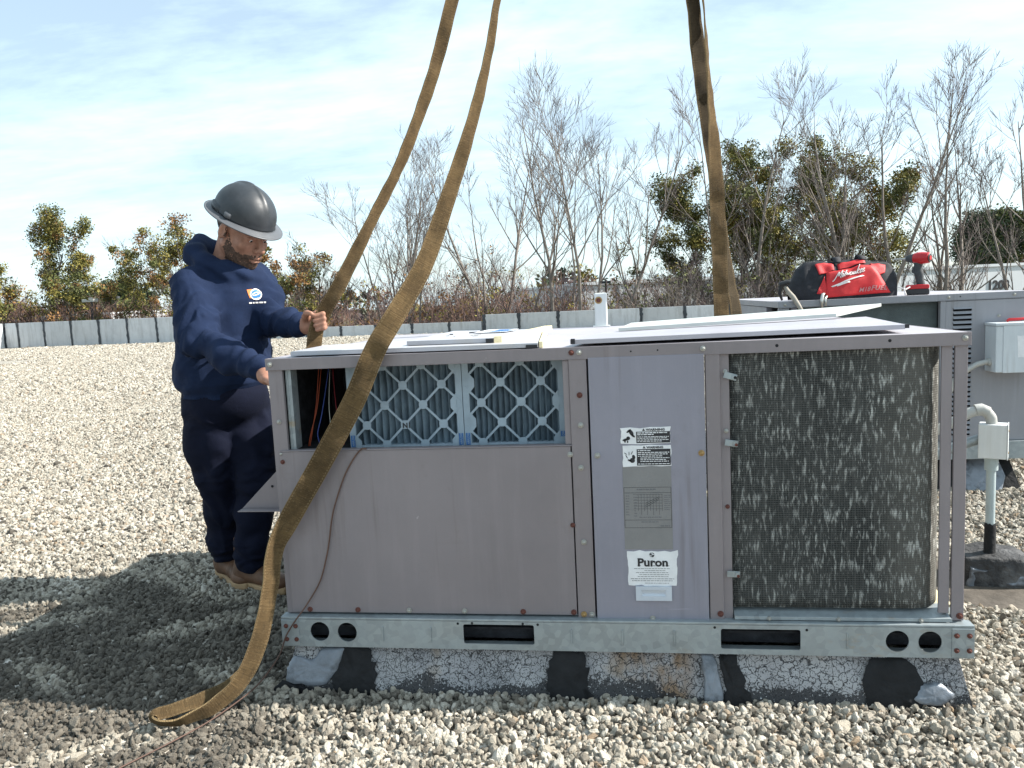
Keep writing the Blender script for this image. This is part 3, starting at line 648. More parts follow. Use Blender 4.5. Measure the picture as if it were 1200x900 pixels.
MB().box(.039, 1.30, 1.385, 1.396, PZ0, PZ1).build('rear_panel', 'mauve_paint', U)
# lower front panel with a return along its upper edge
mb = MB(); mb.box(.0185, .9175, -.0045, .006, .252, .766); mb.box(.0185, .9215, -.0065, .022, .766, .7705); mb.build('lower_panel', 'mauve_paint', U, bevel=.0025)
mb = MB(); mb.box(.903, .9205, .001, .012, .7715, 1.018); mb.build('filter_track', 'mauve_paint', U, bevel=.001)
# electrical compartment door with turned bottom lip
door = MB(); door.box(.9775, 1.3025, -.0075, .006, .238, 1.023)
dv = [(.990, -.0075, .238), (1.290, -.0075, .238), (1.2965, -.013, .226), (.9835+.012, -.013, .226)]
door.add([(.9775, -.0076, .238), (1.3025, -.0076, .238), (1.290, -.016, .229), (.992, -.016, .229), (.9775, -.004, .2379), (1.3025, -.004, .2379), (1.290, -.0125, .2275), (.992, -.0125, .2275)], [(0, 1, 2, 3), (7, 6, 5, 4), (0, 3, 7, 4), (3, 2, 6, 7), (2, 1, 5, 6), (1, 0, 4, 5)])
door = door.build('electrical_door', 'bluegrey_paint', U, bevel=.0025)
DY = -.0078
def jag(x0, x1, z0, z1, n=6, j=.002, seed=0):
    r = np.random.RandomState(seed); p = [(x, z0) for x in np.linspace(x0, x1, n)]+[(x1, z) for z in np.linspace(z0, z1, n)][1:]+[(x, z1) for x in np.linspace(x1, x0, n)][1:]+[(x0, z) for z in np.linspace(z1, z0, n)][1:-1]
    return [(a+r.uniform(-j, j), b+r.uniform(-j, j)) for a, b in p]
def bars(rows, y, name, mat, parent, seed=0):
    # lines of small print: words as dashes
    r = np.random.RandomState(seed); mbb = MB()
    for x0, x1, z, h in rows:
        x = x0
        while x < x1:
            w = min(r.uniform(.003, .011), x1-x)
            if w > .0012: mbb.box(x, x+w, y-.0003, y, z, z+h)
            x += w+.0018
    return tag(mbb.build(name, mat, parent), kind='stuff')
s1 = MB().prism(jag(1.064, 1.205, .7705, .817, seed=1), DY-.0008, DY).build('warning_sticker', 'sticker_white', door)
s2 = MB().prism(jag(1.068, 1.205, .7045, .7665, seed=2), DY-.0008, DY).build('warning_sticker', 'sticker_white', door)
# black print blocks are cut so that the text shows white through them
MB().box(1.108, 1.2035, DY-.0013, DY-.0009, .7725, .8055).build('print_block', 'print_black', door)
MB().box(1.108, 1.2035, DY-.0013, DY-.0009, .7065, .7545).build('print_block', 'print_black', door)
for z, s in ((.8075, .0095), (.7565, .0085)):
    lettering('warning_text', 'WARNING', s, (1.136, DY-.0014, z), 'print_black', door, bold=.0003, wx=1.15)
    MB().prism([(1.125, z), (1.1335, z), (1.1292, z+.0075)], DY-.0014, DY-.0009).build('warning_triangle', 'print_black', door)
bars([(1.111, 1.198, .8005, .0028), (1.111, 1.16, .7955, .0028), (1.111, 1.2, .7895, .0018), (1.111, 1.195, .7855, .0018), (1.111, 1.2, .7805, .0018), (1.111, 1.18, .7765, .0018), (1.111, 1.15, .7492, .0022), (1.111, 1.2, .7435, .0022), (1.111, 1.195, .7385, .0022), (1.111, 1.18, .733, .002), (1.118, 1.2, .7275, .002), (1.118, 1.19, .7225, .002), (1.118, 1.198, .7175, .002), (1.111, 1.2, .710, .002)], DY-.0014, 'fine_print', 'sticker_white', door, 4)
# pictograms: a hand near a fan, a hand near a burst
def blob(pts, name='pictogram', mat='print_black'):
    mbb = MB()
    for poly in pts: mbb.prism(poly, DY-.0014, DY-.0009)
    return mbb.build(name, mat, door)
def ell(cx, cz, a, b, rot=0, n=12): return [(cx+a*math.cos(t)*math.cos(rot)-b*math.sin(t)*math.sin(rot), cz+a*math.cos(t)*math.sin(rot)+b*math.sin(t)*math.cos(rot)) for t in np.arange(n)*2*math.pi/n]
blob([ell(1.094, .803, .0055, .010, .5), ell(1.087, .808, .003, .008, -.9), ell(1.099, .794, .003, .007, .9), ell(1.077, .783, .009, .0035, .25), ell(1.085, .787, .0055, .0055), ell(1.0755, .7785, .0025, .0045), ell(1.083, .777, .002, .004)])
blob([ell(1.095, .722, .0075, .0075), ell(1.099, .732, .0045, .0065, .4), ell(1.087, .722, .006, .0028, -.4), ell(1.079, .733, .0012, .006, .5), ell(1.086, .742, .001, .006, 0), ell(1.094, .744, .001, .006, -.5), ell(1.076, .742, .001, .005, .9)])
MB().box(1.066, 1.204, DY-.0005, DY, .457, .704).build('rating_sticker', 'sticker_grey', door)
mb = MB(); c0, c1, d0, d1 = 1.068, 1.202, .522, .642; y = DY-.0009
for a in (c0, c1): mb.box(a-.0005, a+.0005, y, y+.0003, d0, d1)
for a in (d0, d1, .545, .626): mb.box(c0, c1, y, y+.0003, a-.0004, a+.0004)
for i in range(9): mb.box(1.108+i*.0085, 1.1086+i*.0085, y, y+.0003, .572-.012*(i % 2), .622)
for i in range(6): mb.box(1.094, 1.178, y, y+.0003, .578+i*.0085, .5785+i*.0085)
for k in range(3): mb.prism([(1.128, .594-.006*k), (1.168, .613-.004*k), (1.168, .614-.004*k), (1.128, .595-.006*k)], y, y+.0003)
mb.build('rating_chart', 'print_black', door)
bars([(1.105, 1.16, .6345, .003)]+[(1.072, 1.082, .560+.008*i, .002) for i in range(8)]+[(1.096, 1.104, .556+.008*i, .002) for i in range(8)]+[(1.182, 1.2, .575+.006*i, .0018) for i in range(8)]+[(1.11, 1.175, .552, .0022), (1.115, 1.165, .538, .0022), (1.17, 1.2, .5255, .003)], y, 'fine_print', 'print_grey', door, 5)
s3 = MB().prism(jag(1.0725, 1.2145, .347, .452, 9, .0035, 3), DY-.0009, DY-.0001).build('brand_sticker', 'sticker_white', door)
t = lettering('brand_text', 'Puron', .0335, (1.1, DY-.0014, .4065), 'print_black', door, bold=.0011, wx=1.08)
mb = MB()    # slab serifs for the brand word
for x, z, w in ((1.1005, .4068, .0095), (1.1005, .4285, .007), (1.1440, .4068, .008), (1.1395, .4222, .006), (1.1745, .4068, .007), (1.1855, .4068, .006), (1.1200, .4222, .005), (1.1285, .4222, .005)): mb.box(x, x+w, y-.0005, y, z, z+.0014)
tag(mb.build('brand_serif', 'print_black', door), kind='stuff')
# globe emblem above the word
gl = [ell(1.1425, .4405, .0075, .0075, 0, 20)]
MB().prism(gl[0], DY-.0013, DY-.001).build('globe_emblem', 'print_black', door)
MB().prism(ell(1.1425, .4405, .0068, .0068, 0, 20), DY-.0016, DY-.0014).build('globe_emblem', 'sticker_white', door)
blob([ell(1.1395, .4425, .0034, .0030, .5), ell(1.1455, .4375, .0030, .0040, -.4), ell(1.1405, .4370, .0015, .0020), ell(1.146, .4445, .0018, .0012)])
for ob in [o for o in door.children if o.name.startswith('pictogram')][-1:]:
    for v_ in ob.data.vertices: v_.co.y -= .0005
bars([(1.09, 1.195, .3985, .0012), (1.12, 1.18, .3925, .0012), (1.095, 1.19, .3865, .0012), (1.105, 1.19, .3805, .0012), (1.10, 1.19, .3745, .0012), (1.08, 1.205, .3675, .0015), (1.083, 1.2, .3615, .0015), (1.12, 1.19, .3545, .0012)], DY-.0012, 'fine_print', 'print_grey', door, 6)
# moulded pull handle: plate with a recessed grip
mb = MB(); hx0, hx1, hz0, hz1 = 1.093, 1.197, .303, .346; gx0, gx1, gz0, gz1 = 1.109, 1.181, .317, .336; y0, y1 = DY-.006, DY
mb.box(hx0, hx1, y0, y1, gz1, hz1); mb.box(hx0, hx1, y0, y1, hz0, gz0); mb.box(hx0, gx0, y0, y1, gz0, gz1); mb.box(gx1, hx1, y0, y1, gz0, gz1)
h_ = mb.build('handle', 'handle_plastic', door)
mb = MB(); mb.add([(gx0, y0+.001, gz1), (gx1, y0+.001, gz1), (gx1-.006, y1-.0005, gz0+.006), (gx0+.006, y1-.0005, gz0+.006), (gx1, y0+.001, gz0), (gx0, y0+.001, gz0)], [(0, 1, 2, 3), (3, 2, 4, 5), (0, 3, 5), (1, 4, 2)]); mb.build('handle_recess', 'handle_plastic', door)
# top cover with turned-down lip all round
mb = MB(); mb.prism([(-.002, -.003), (2.0, -.003), (2.0, 1.403), (-.002, 1.403)], 1.0515, 1.0545, 'z'); mb.build('top_cover', 'top_paint', U, bevel=.001)
mb = MB(); mb.box(-.004, 2.002, -.006, -.003, 1.0215, 1.0555); mb.box(-.004, 2.002, -.0065, .004, 1.0195, 1.0225)
mb.build('top_lip', 'mauve_paint', U, bevel=.0012)
mb = MB(); mb.box(-.0045, -.002, -.003, 1.405, 1.0215, 1.0552); mb.box(2.0, 2.0025, -.003, 1.405, 1.0215, 1.0552); mb.box(-.004, 2.002, 1.403, 1.4055, 1.0215, 1.0555); mb.build('top_lip', 'mauve_paint', U)
# dark insides
mb = MB(); mb.box(.066, .90, .46, .47, .25, 1.05); mb.box(.009, .012, .05, .47, .25, 1.05); mb.box(.9225, .930, .031, .47, .25, 1.05); mb.box(.03, .92, .07, .46, .75, .757); mb.box(.01, .93, .01, .46, 1.046, 1.051); mb.build('liner', 'insulation', U)
mb = MB(); mb.box(1.300, 1.304, .02, 1.384, .25, 1.05); mb.build('partition', 'galvanised_dark', U)
# two pleated filters with punched card grilles
def air_filter(x0, x1, node, label, y=.085):
    fr = MB(); z0, z1 = .7585, 1.045; b = .020
    root = None
    fr.box(x0, x0+b, y, y+.05, z0, z1); fr.box(x1-b, x1, y, y+.05, z0, z1); fr.box(x0+b, x1-b, y, y+.05, z0, z0+.006)
    root = fr.build('air_filter', 'filter_card', U)
    gm = MB(); step = .0617; wd = .0068; X0, X1, Z0, Z1 = x0+.004, x1-.004, z0+.0002, z1-.012
    yy = y-.0012
    nx0, nz0 = node
    def inside(x, z): return X0 <= x <= X1 and Z0 <= z <= Z1
    seen = set()
    for i in range(-8, 9):
        for j in range(-8, 9):
            if (i+j) % 2: continue
            x, z = nx0+i*step, nz0+j*step
            for sx in (-1, 1):
                a = np.array((x, z)); e = a+np.array((sx, 1))*step
                # clip strip to the frame
                t0, t1 = 0., 1.
                for p, q, lo_, hi_ in ((a[0], e[0]-a[0], X0, X1), (a[1], e[1]-a[1], Z0, Z1)):
                    ta, tb = (lo_-p)/q, (hi_-p)/q; t0 = max(t0, min(ta, tb)); t1 = min(t1, max(ta, tb))
                if t1-t0 < .02: continue
                s = a+(e-a)*t0; t_ = a+(e-a)*t1; n_ = np.array((-(e-a)[1], (e-a)[0])); n_ = n_/np.linalg.norm(n_)*wd*.5
                yo = yy-.0003*(sx > 0); gm.prism([tuple(s-n_), tuple(t_-n_), tuple(t_+n_), tuple(s+n_)], yo, yo+.0010)
            if inside(x, z) and (x, z) not in seen:
                seen.add((x, z)); gm.prism(ell(x, z, .0145, .0145, .39, 8), yy-.0006, yy+.0012)
    gm.build('grille', 'filter_card', root)
    # corner gussets where the grille meets its border
    gg = MB()
    for xe, s in ((x0+b, 1), (x1-b, -1)):
        for j in range(-8, 9):
            z = nz0+j*step
            i = round((xe-nx0)/step)
            if (i+j) % 2 == 0 and Z0-.01 < z < Z1 and abs(nx0+i*step-xe) < .032: gg.prism([(xe-s*.001, z-.034), (xe+s*.018, z-.012), (xe+s*.018, z+.012), (xe-s*.001, z+.034)], yy-.0004, yy+.0008)
    if gg.v: tag(gg.build('gusset', 'filter_card', root), kind='stuff')
    pl = MB(); n = 15; V = []
    xs = np.linspace(x0+b, x1-b, 2*n+1)
    rp = np.random.RandomState(int(x0*100)); V = np.array([[(x+rp.uniform(-.002, .002), y+.006+(.026 if k % 2 else 0)+rp.uniform(0, .004), z) for z in np.linspace(z0, z1, 6)] for k, x in enumerate(xs)])
    pl.grid(V); pl.build('pleats', 'filter_pleat', root)
    for xs_, in ((x0+.0035,), (x1-.0165,)):
        MB().box(xs_, xs_+.013, y-.0017, y-.0013, .760, .797).build('flow_label', 'print_blue', root)
        lettering('flow_text', 'AIRFLOW', .0098, (xs_+.0105, y-.0018, .762), 'filter_card', root, xdir=(0, 0, 1), up=(-1, 0, 0), bold=.0001, wx=.82)
    return root
def px_node(zx): return zx
air_filter(.216, .5845, (.398, .828), 'left'); air_filter(.5865, .9005, (.705, .8285), 'right')
f1 = [o for o in U.children if o.name == 'air_filter'][0]
lettering('pen_mark', 'N1', .022, (.390, .0825, .818), 'print_black', f1, bold=.0008)
# wiring seen in the open blower end
def wire(pts, mat, r=.0016, name='wire'):
    P = np.array(pts, float); n = len(P); t = np.linspace(0, n-1, n*6); Q = np.array([[np.interp(q, range(n), P[:, a]) for a in range(3)] for q in t])
    for _ in range(6): Q[1:-1] = (Q[:-2]+Q[1:-1]*2+Q[2:])/4
    return MB().tube(Q, r, 6).build(name, mat, U, smooth=True)
wire([(.10, .16, 1.02), (.095, .13, .90), (.088, .10, .82), (.078, .09, .765)], 'wire_orange')
wire([(.105, .17, 1.02), (.10, .12, .88), (.082, .09, .80), (.074, .09, .765)], 'wire_orange')
wire([(.12, .2, 1.02), (.11, .13, .86), (.10, .10, .80), (.115, .09, .762)], 'wire_blue')
wire([(.13, .2, 1.02), (.15, .15, .92), (.165, .12, .86), (.18, .1, .80), (.19, .1, .765)], 'wire_red')
wire([(.12, .2, 1.0), (.13, .14, .88), (.15, .10, .80), (.157, .085, .765)], 'wire_white', .0012)
MB().tube([(.147, .085, .802), (.155, .085, .782), (.158, .083, .765)], .004, 8).build('wire_nut', 'wire_white', U)
MB().tube([(.128, .085, .790), (.138, .085, .776), (.135, .083, .766)], .007, 8).build('wire_nut', 'wire_red', U)
# condenser coil: a curved sheet that turns the right front corner
def coil():
    z0, z1 = .276, 1.047; rad = .105; xl, xr, yf = 1.372, 1.9605, .014; pts = [(xl, yf), (xr-rad, yf)]
    pts = [(x, yf) for x in np.linspace(xl, xr-rad, 14)]+[(xr-rad+rad*math.sin(a), yf+rad-rad*math.cos(a)) for a in np.linspace(0, math.pi/2, 14)[1:]]+[(xr, y) for y in np.linspace(yf+rad, 1.34, 12)[1:]]
    P = np.array(pts); s = np.r_[0, np.cumsum(np.hypot(*np.diff(P, axis=0).T))]; zs = np.linspace(z0, z1, 24); nv = len(zs)
    V = np.array([[(p[0], p[1], z) for z in zs] for p in pts]); r = np.random.RandomState(5)
    V[1:-1, 1:-1, 1] += r.uniform(-.0012, .0012, (len(pts)-2, nv-2))
    mb = MB(); mb.grid(V); o = mb.build('condenser_coil', 'coil_fins', U, smooth=True)
    uv = o.data.uv_layers.new(name='UVMap'); 
    for l in o.data.loops:
        i, j = divmod(l.vertex_index, nv); uv.data[l.index].uv = (s[i], zs[j])
    so = o.modifiers.new('solid', 'SOLIDIFY'); so.thickness = .036; so.offset = -1 if o.data.polygons[0].normal.y < 0 else 1
    return o
coil()
mb = MB(); mb.box(1.9195, 1.9225, .05, .054, .28, 1.045); mb.build('coil_edge', 'screw_brass', U)
mb = MB(); mb.box(1.374, 1.960, -.010, .012, .2545, .2580); mb.box(1.374, 1.962, -.0115, -.0095, .2480, .2580); mb.add([(1.374, -.0095, .258), (1.96, -.0095, .258), (1.96, .06, .274), (1.374, .06, .274), (1.374, -.0095, .2562), (1.96, -.0095, .2562), (1.96, .06, .2722), (1.374, .06, .2722)], [(0, 1, 2, 3), (7, 6, 5, 4), (0, 4, 5, 1), (1, 5, 6, 2), (2, 6, 7, 3), (3, 7, 4, 0)]); mb.build('coil_sill', 'galvanised', U, bevel=.001)
MB().box(1.35, 1.99, .06, 1.38, .262, .270).build('drip_pan', 'foam_cream', U)
for z, a in ((.957, -.30), (.766, -.16), (.382, -.05)):
    mb = MB(); mb.obox((1.3735, -.006, z), (.036, .003, .018), rotm(0, -a, 0)); mb.obox((1.383, -.0085, z-.0095*abs(a)), (.010, .005, .012), rotm(0, -a, 0)); c = mb.build('coil_clip', 'galvanised', U, bevel=.001)
    MB().cyl((1.386, -.0115, z-.004), (1.386, -.006, z-.004), .0045, n=10).build('screw', 'screw_rust' if z < .8 else 'black_void', c)
# triangular side bracket of the missing rain hood
mb = MB(); mb.prism([(-.20, .548), (-.004, .548), (-.004, .735)], .145, .150, 'y'); mb.box(-.20, -.004, .110, .150, .5445, .5478)
b_ = mb.build('hood_bracket', 'mauve_paint', U, bevel=.001)
mb = MB()
for x, z in ((-.088, .622), (-.062, .604), (-.03, .585), (-.022, .60)): mb.cyl((x, .1435, z), (x, .1448, z), .0045, n=8)
tag(mb.build('bracket_hole', 'black_void', b_), kind='stuff')
# screws: head and washer, one mesh per finish shared by all copies
def screw_mesh(mat):
    mb = MB(); mb.tube([(0, .004, 0), (0, -.0015, 0), (0, -.002, 0)], [.0088, .0088, .006], 14); mb.tube([(0, -.001, 0), (0, -.0055, 0), (0, -.007, 0)], [.0056, .0056, .003], 6)
    o = mb.build('screw', mat, U, local=True); return o
SC = {}
def screw(x, z, y=-.0045, kind='zinc', par=None, s=1.0):
    m = 'screw_'+kind
    if m not in SC: o = screw_mesh(m); SC[m] = o.data
    else: o = bpy.data.objects.new('screw', SC[m]); COL.objects.link(o); o.parent = U
    o.location = Vector((x, y, z))-Vector(U.location); o.scale = (s, 1, s)
    if par is not None: o.parent = par
    return o
for x, z, k in ((.012, 1.038, 'zinc'), (.931, 1.040, 'rust'), (.953, 1.040, 'zinc'), (1.30, 1.038, 'zinc'), (1.985, 1.040, 'zinc')): screw(x, z, -.0075, k, s=.9)
for x, z, k in ((1.50, 1.038, 'black'), (1.795, 1.040, 'black'), (1.10, 1.037, 'black'), (1.175, 1.038, 'black')):
    MB().cyl((x, -.0066, z), (x, -.006, z), .0045 if k == 'black' and x > 1.4 else .0025, n=10).build('screw_hole', 'black_void', U)
for z, k in ((.916, 'rust'), (.828, 'zinc'), (.702, 'zinc'), (.478, 'zinc'), ): screw(.950-.004*(z < .8), z, -.0055, k, s=.95)
for x, k in ((.938, 'brass'), (.962, 'zinc')): screw(x, .256, -.0055, k)
for x, z, k in ((.027, .735, 'rust'), (.916, .742, 'zinc'), (.034, .545, 'rust'), (.915, .53, 'rust'), (.078, .262, 'rust'), (.235, .262, 'rust'), (.40, .262, 'zinc'), (.575, .262, 'zinc'), (.755, .262, 'rust'), (.908, .262, 'rust')): screw(x, z, -.0055, k, s=.8 if z > .4 and k == 'rust' else .95)
for x, z, k in ((.995, .738, 'zinc'), (1.29, .740, 'brass'), (1.140, .247, 'zinc')): screw(x, z, -.0085, k)
for z, k in ((.97, 'zinc'), (.80, 'zinc'), (.58, 'rust')): screw(1.361, z, .0025, k, s=.7)
for z, k in ((.76, 'zinc'), (.86, 'zinc')): screw(.024, z, -.0012, 'zinc', s=.8)
screw(1.335, .262, -.0055, 'rust'); screw(1.985, .262, -.0015, 'rust')
for x in (1.47, 1.66, 1.88): screw(x, .2525, -.0125, 'zinc', s=.7)
for x in (.005, .037, 1.967, 2.0):
    for z in (.174, .217): screw(x, z, FY-.0055, 'rust', s=.8)
for x, z in ((.556, .231), (.80, .231), (.60, .233), (.755, .233), (1.315, .23), (1.57, .226)): MB().cyl((x, FY-.0026, z), (x, FY-.0018, z), .004, n=8).build('screw_hole', 'black_void', U)
# ================================================================== WORKER
PERSON = thing('person', (-.66, .88, 0), 'worker in navy hooded sweatshirt and black hard hat gripping a sling beside the unit', 'person')
def build_person():
    yaw = R(-43); tf = V3(math.cos(yaw), math.sin(yaw), 0); tl = V3(-math.sin(yaw), math.cos(yaw), 0)      # chest forward, wearer's left
    # ---------------- head frame
    HS = 1.13; hyaw, hpit, hroll = R(-21), R(28), R(1)
    hf = V3(math.cos(hpit)*math.cos(hyaw), math.cos(hpit)*math.sin(hyaw), -math.sin(hpit)); hl = V3(-math.sin(hyaw), math.cos(hyaw), 0); hu = np.cross(hf, hl)
    hl2 = hl*math.cos(hroll)+hu*math.sin(hroll); hu = np.cross(hf, hl2); hl = hl2
    HC = V3(-.470, .84, 1.530); HM = np.stack([hf, hl, hu])      # rows
    def hloc(P): return (P-HC)@HM.T/HS
    def hworld(q): return np.asarray(q)*HS@HM+HC
    def head(P):
        q = hloc(P)
        d = sd_ell(q, (-.014, 0, .038), (.097, .076, .088))
        d = smin(d, sd_ell(q, (.028, 0, -.035), (.066, .060, .082)), .03)
        for s in (1, -1):
            d = smin(d, sd_cone(q, (-.005, s*.058, -.05), (.055, s*.026, -.102), .018, .017), .03)
            d = smin(d, sd_ell(q, (.060, s*.043, -.022), (.022, .022, .019)), .022)
            d = smin(d, sd_cone(q, (.083, s*.014, .026), (.072, s*.045, .028), .010, .009), .014)
        d = smin(d, sd_ell(q, (.068, 0, -.098), (.026, .026, .020)), .02)
        for s in (1, -1): d = smax(d, -sd_ell(q, (.097, s*.033, .006), (.016, .019, .012)), .012)
        for s in (1, -1):
            d = smin(d, sd_ell(q, (.0745, s*.032, .006), (.0135, .0145, .0125)), .003)
            # upper lid fold
            d = smin(d, sd_cone(q, (.086, s*.018, .0105), (.079, s*.046, .0095), .0035, .003), .006)
        d = smin(d, sd_cone(q, (.091, 0, .018), (.114, 0, -.026), .009, .0125), .012)
        for s in (1, -1): d = smin(d, sd_ell(q, (.101, s*.0135, -.031), (.011, .0085, .0085)), .007)
        for s in (1, -1): d = smax(d, -sd_ell(q, (.106, s*.007, -.040), (.006, .004, .004)), .003)
        d = smin(d, sd_ell(q, (.088, 0, -.060), (.014, .028, .016)), .016)
        d = smin(d, sd_ell(q, (.0985, 0, -.0605), (.0085, .024, .0058)), .006)
        d = smin(d, sd_ell(q, (.0955, 0, -.0745), (.0090, .021, .0066)), .006)
        d = smax(d, -sd_ell(q, (.106, 0, -.0675), (.012, .022, .0016)), .003)
        for s in (1, -1):
            e = sd_ell(q@np.array(Matrix.Rotation(R(12), 3, 'Y')), (-.012, s*.079, -.003), (.020, .0085, .033))
            e = smax(e, -sd_ell(q, (-.006, s*.087, -.002), (.0105, .006, .019)), .004)
            d = smin(d, e, .006)
        return d*HS
    neck_b = V3(-.575, .885, 1.36)
    def neck(P): return sd_cone(P, hworld((-.032, 0, -.05)), neck_b, .064, .076)
    # ---------------- arms and hands
    shR, elR, wrR = V3(-.640, .715, 1.315), V3(-.570, .60, 1.105), V3(-.240, .44, .985)
    shL, elL, wrL = V3(-.490, .985, 1.320), V3(-.372, .845, 1.165), V3(-.135, .605, 1.136)
    def handL(P):
        # closes round the sling: palm behind it, four fingers come round its right edge, thumb over its near face
        d = sd_cone(P, wrL, V3(-.105, .597, 1.140), .027, .030)
        d = smin(d, sd_chain(P, [(-.112, .600, 1.158), (-.070, .588, 1.178)], [.021, .017], .01), .018)
        d = smin(d, sd_chain(P, [(-.110, .600, 1.125), (-.064, .588, 1.128)], [.021, .016], .01), .018)
        d = smin(d, sd_cone(P, (-.095, .600, 1.142), (-.066, .592, 1.152), .024, .019), .018)
        fz = (1.178, 1.160, 1.142, 1.126); ln = (.94, 1.04, 1.0, .84)
        for i, z in enumerate(fz):
            a = (-.068, .588, z); b = (-.034, .566, z+.004); c = (-.026+.002*(i == 1), .538, z+.002); e = (-.026-.030*ln[i], .526+.002*i, z-.004)
            f = sd_chain(P, [a, b, c, e], [.0108, .0102, .0094, .0080], .005); d = smin(d, f, .0045)
        th = sd_chain(P, [(-.118, .592, 1.152), (-.104, .560, 1.172), (-.088, .535, 1.186), (-.066, .522, 1.184)], [.0165, .0132, .0112, .0086], .008)
        return smin(d, th, .010)
    def handR(P):
        P = P-V3(.036, 0, -.002)
        d = sd_cone(P, wrR-V3(.036, 0, -.002), V3(-.245, .415, .973), .028, .031)
        d = smin(d, sd_chain(P, [(-.245, .400, 0.968), (-.195, .372, 0.950)], [.024, .019], .01), .018)
        d = smin(d, sd_chain(P, [(-.250, .430, 0.963), (-.205, .400, 0.940)], [.022, .017], .01), .018)
        base = V3(-.192, .366, 0.952); row = V3(-.010, .034, -.014)
        for i in range(4):
            a = base+row*(i/3.); L = (.88, 1., .94, .78)[i]
            b = a+V3(.040, -.028, -.012)*L; c = b+V3(.026, -.020, -.022)*L; e = c+V3(.010, -.010, -.022)*L
            d = smin(d, sd_chain(P, [a, b, c, e], [.0108, .0100, .0092, .0080], .005), .0045)
        th = sd_chain(P, [(-.240, .392, 0.963), (-.218, .350, 0.963), (-.188, .325, 0.953), (-.168, .308, 0.940)], [.016, .013, .0112, .0086], .008)
        return smin(d, th, .010)
    def core(P):
        d = sd_chain(P, [neck_b, (-.60, .86, 1.18), (-.62, .85, .98), (-.62, .85, .86)], [.085, .13, .13, .12], .04)
        d = smin(d, sd_chain(P, [neck_b, shR, elR, wrR], [.06, .06, .042, .027], .03), .04); d = smin(d, sd_chain(P, [neck_b, shL, elL, wrL], [.06, .06, .042, .027], .03), .04)
        d = smin(d, sd_chain(P, [(-.67, .79, .84), (-.672, .82, .50), (-.725, .935, .10)], [.085, .06, .042], .03), .03)
        d = smin(d, sd_chain(P, [(-.57, .92, .84), (-.507, .84, .49), (-.567, .84, .10)], [.085, .06, .042], .03), .03)
        return d
    def body(P):
        d = core(P); d = smin(d, neck(P), .03); d = smin(d, handL(P), .012); d = smin(d, handR(P), .012)
        near = np.linalg.norm(P-HC, axis=1) < .30
        if near.any():
            e = np.full(len(P), 9.); e[near] = head(P[near]); d = smin(d, e, .02)
        return d
    V, F = sdf_mesh(body, (-.93, .25, .03), (.03, 1.12, 1.66), .0036)
    bo = raw_mesh('body', V, F, 'skin', PERSON)
    # eyes
    for s in (1, -1):
        pass
    # beard and short hair: shells over the same head
    def beard(P):
        q = hloc(P); d = head(P)-.0008-.0022*vnoise(P, 300, 3)
        d = smin(d, neck(P)-.0008, .02)
        # region: below a line from sideburn to moustache, leaving lips and cheeks bare
        line = q[:, 2]-np.interp(q[:, 0], [-.02, .0, .018, .05, .075, .09, .12], [-.0, .03, -.018, -.056, -.055, -.049, -.047])
        lip = sd_ell(q, (.098, 0, -.0672), (.02, .019, .0085)); reg = np.maximum(line, np.maximum(.004-q[:, 0]-(q[:, 2] > -.01)*.0, -lip)); reg = np.maximum(reg, -.128-q[:, 2])+.006*vnoise(q, 70, 8)+.004*vnoise(q, 170, 9)
        return np.maximum(d, reg*HS*.7)
    lo, hi = HC-.22, HC+.22
    V, F = sdf_mesh(beard, lo, hi, .0026); raw_mesh('beard', V, F, 'beard', PERSON)
    def hair(P):
        q = hloc(P); d = head(P)-.003-.0012*vnoise(P, 300, 5)
        back = np.interp(q[:, 2], [-.09, -.06, .0, .03], [-.045, -.035, -.028, .012]); reg = np.maximum(q[:, 0]-back, -.085-q[:, 2])
        top = np.maximum(.035-q[:, 2], q[:, 0]-.075); reg = np.minimum(reg, top)
        ear = sd_ell(q, (-.012, 0, -.003), (.026, .2, .036)); reg = np.maximum(reg, -ear)
        return np.maximum(d, reg*HS*.7)
    V, F = sdf_mesh(hair, lo, hi, .003); raw_mesh('hair', V, F, 'hair', PERSON)
    def brow(P):
        q = hloc(P); d = None
        for s in (1, -1):
            e = sd_chain(q, [(.094, s*.012, .026), (.091, s*.030, .031), (.078, s*.050, .026)], [.0042, .0048, .003], .004); d = e if d is None else np.minimum(d, e)
        return d*HS
    V, F = sdf_mesh(brow, lo, hi, .0022); raw_mesh('eyebrow', V, F, 'hair', PERSON)
    for s in (1, -1):
        mb = MB(); c = hworld((.0795, s*.032, .004)); mb.ball(c, .0103, 14); mb.build('eye', 'logo_white', PERSON, smooth=True)
        mb = MB(); mb.ball(c+(hf*.0055-hu*.003)*1.0, .0062, 12); mb.build('iris', 'hair', PERSON, smooth=True)
    # ---------------- hooded sweatshirt
    zt = np.array([.80, .86, .90, .98, 1.08, 1.20, 1.29, 1.345, 1.39, 1.43, 1.47])
    cx = np.interp; TX = [-.615, -.615, -.618, -.612, -.60, -.590, -.583, -.578, -.575, -.57, -.565]
    TY = [.85]*6+[.855, .86, .87, .875, .88]
    TA = [.180, .186, .196, .206, .203, .203, .202, .176, .125, .088, .07]
    TB = [.150, .158, .170, .178, .170, .158, .150, .138, .112, .088, .07]
    def torso(P, o=0):
        z = P[:, 2]; x = P[:, 0]-cx(z, zt, TX); y = P[:, 1]-cx(z, zt, TY)
        u = x*tl[0]+y*tl[1]; v = x*tf[0]+y*tf[1]; a = cx(z, zt, TA)+o; b = cx(z, zt, TB)+o
        k0 = np.sqrt((u/a)**2+(v/b)**2)+1e-6; k1 = np.sqrt((u/a**2)**2+(v/b**2)**2)+1e-6
        return k0*(k0-1)/k1
    cufR, cufL = V3(-.222, .430, .981), V3(-.142, .611, 1.137)
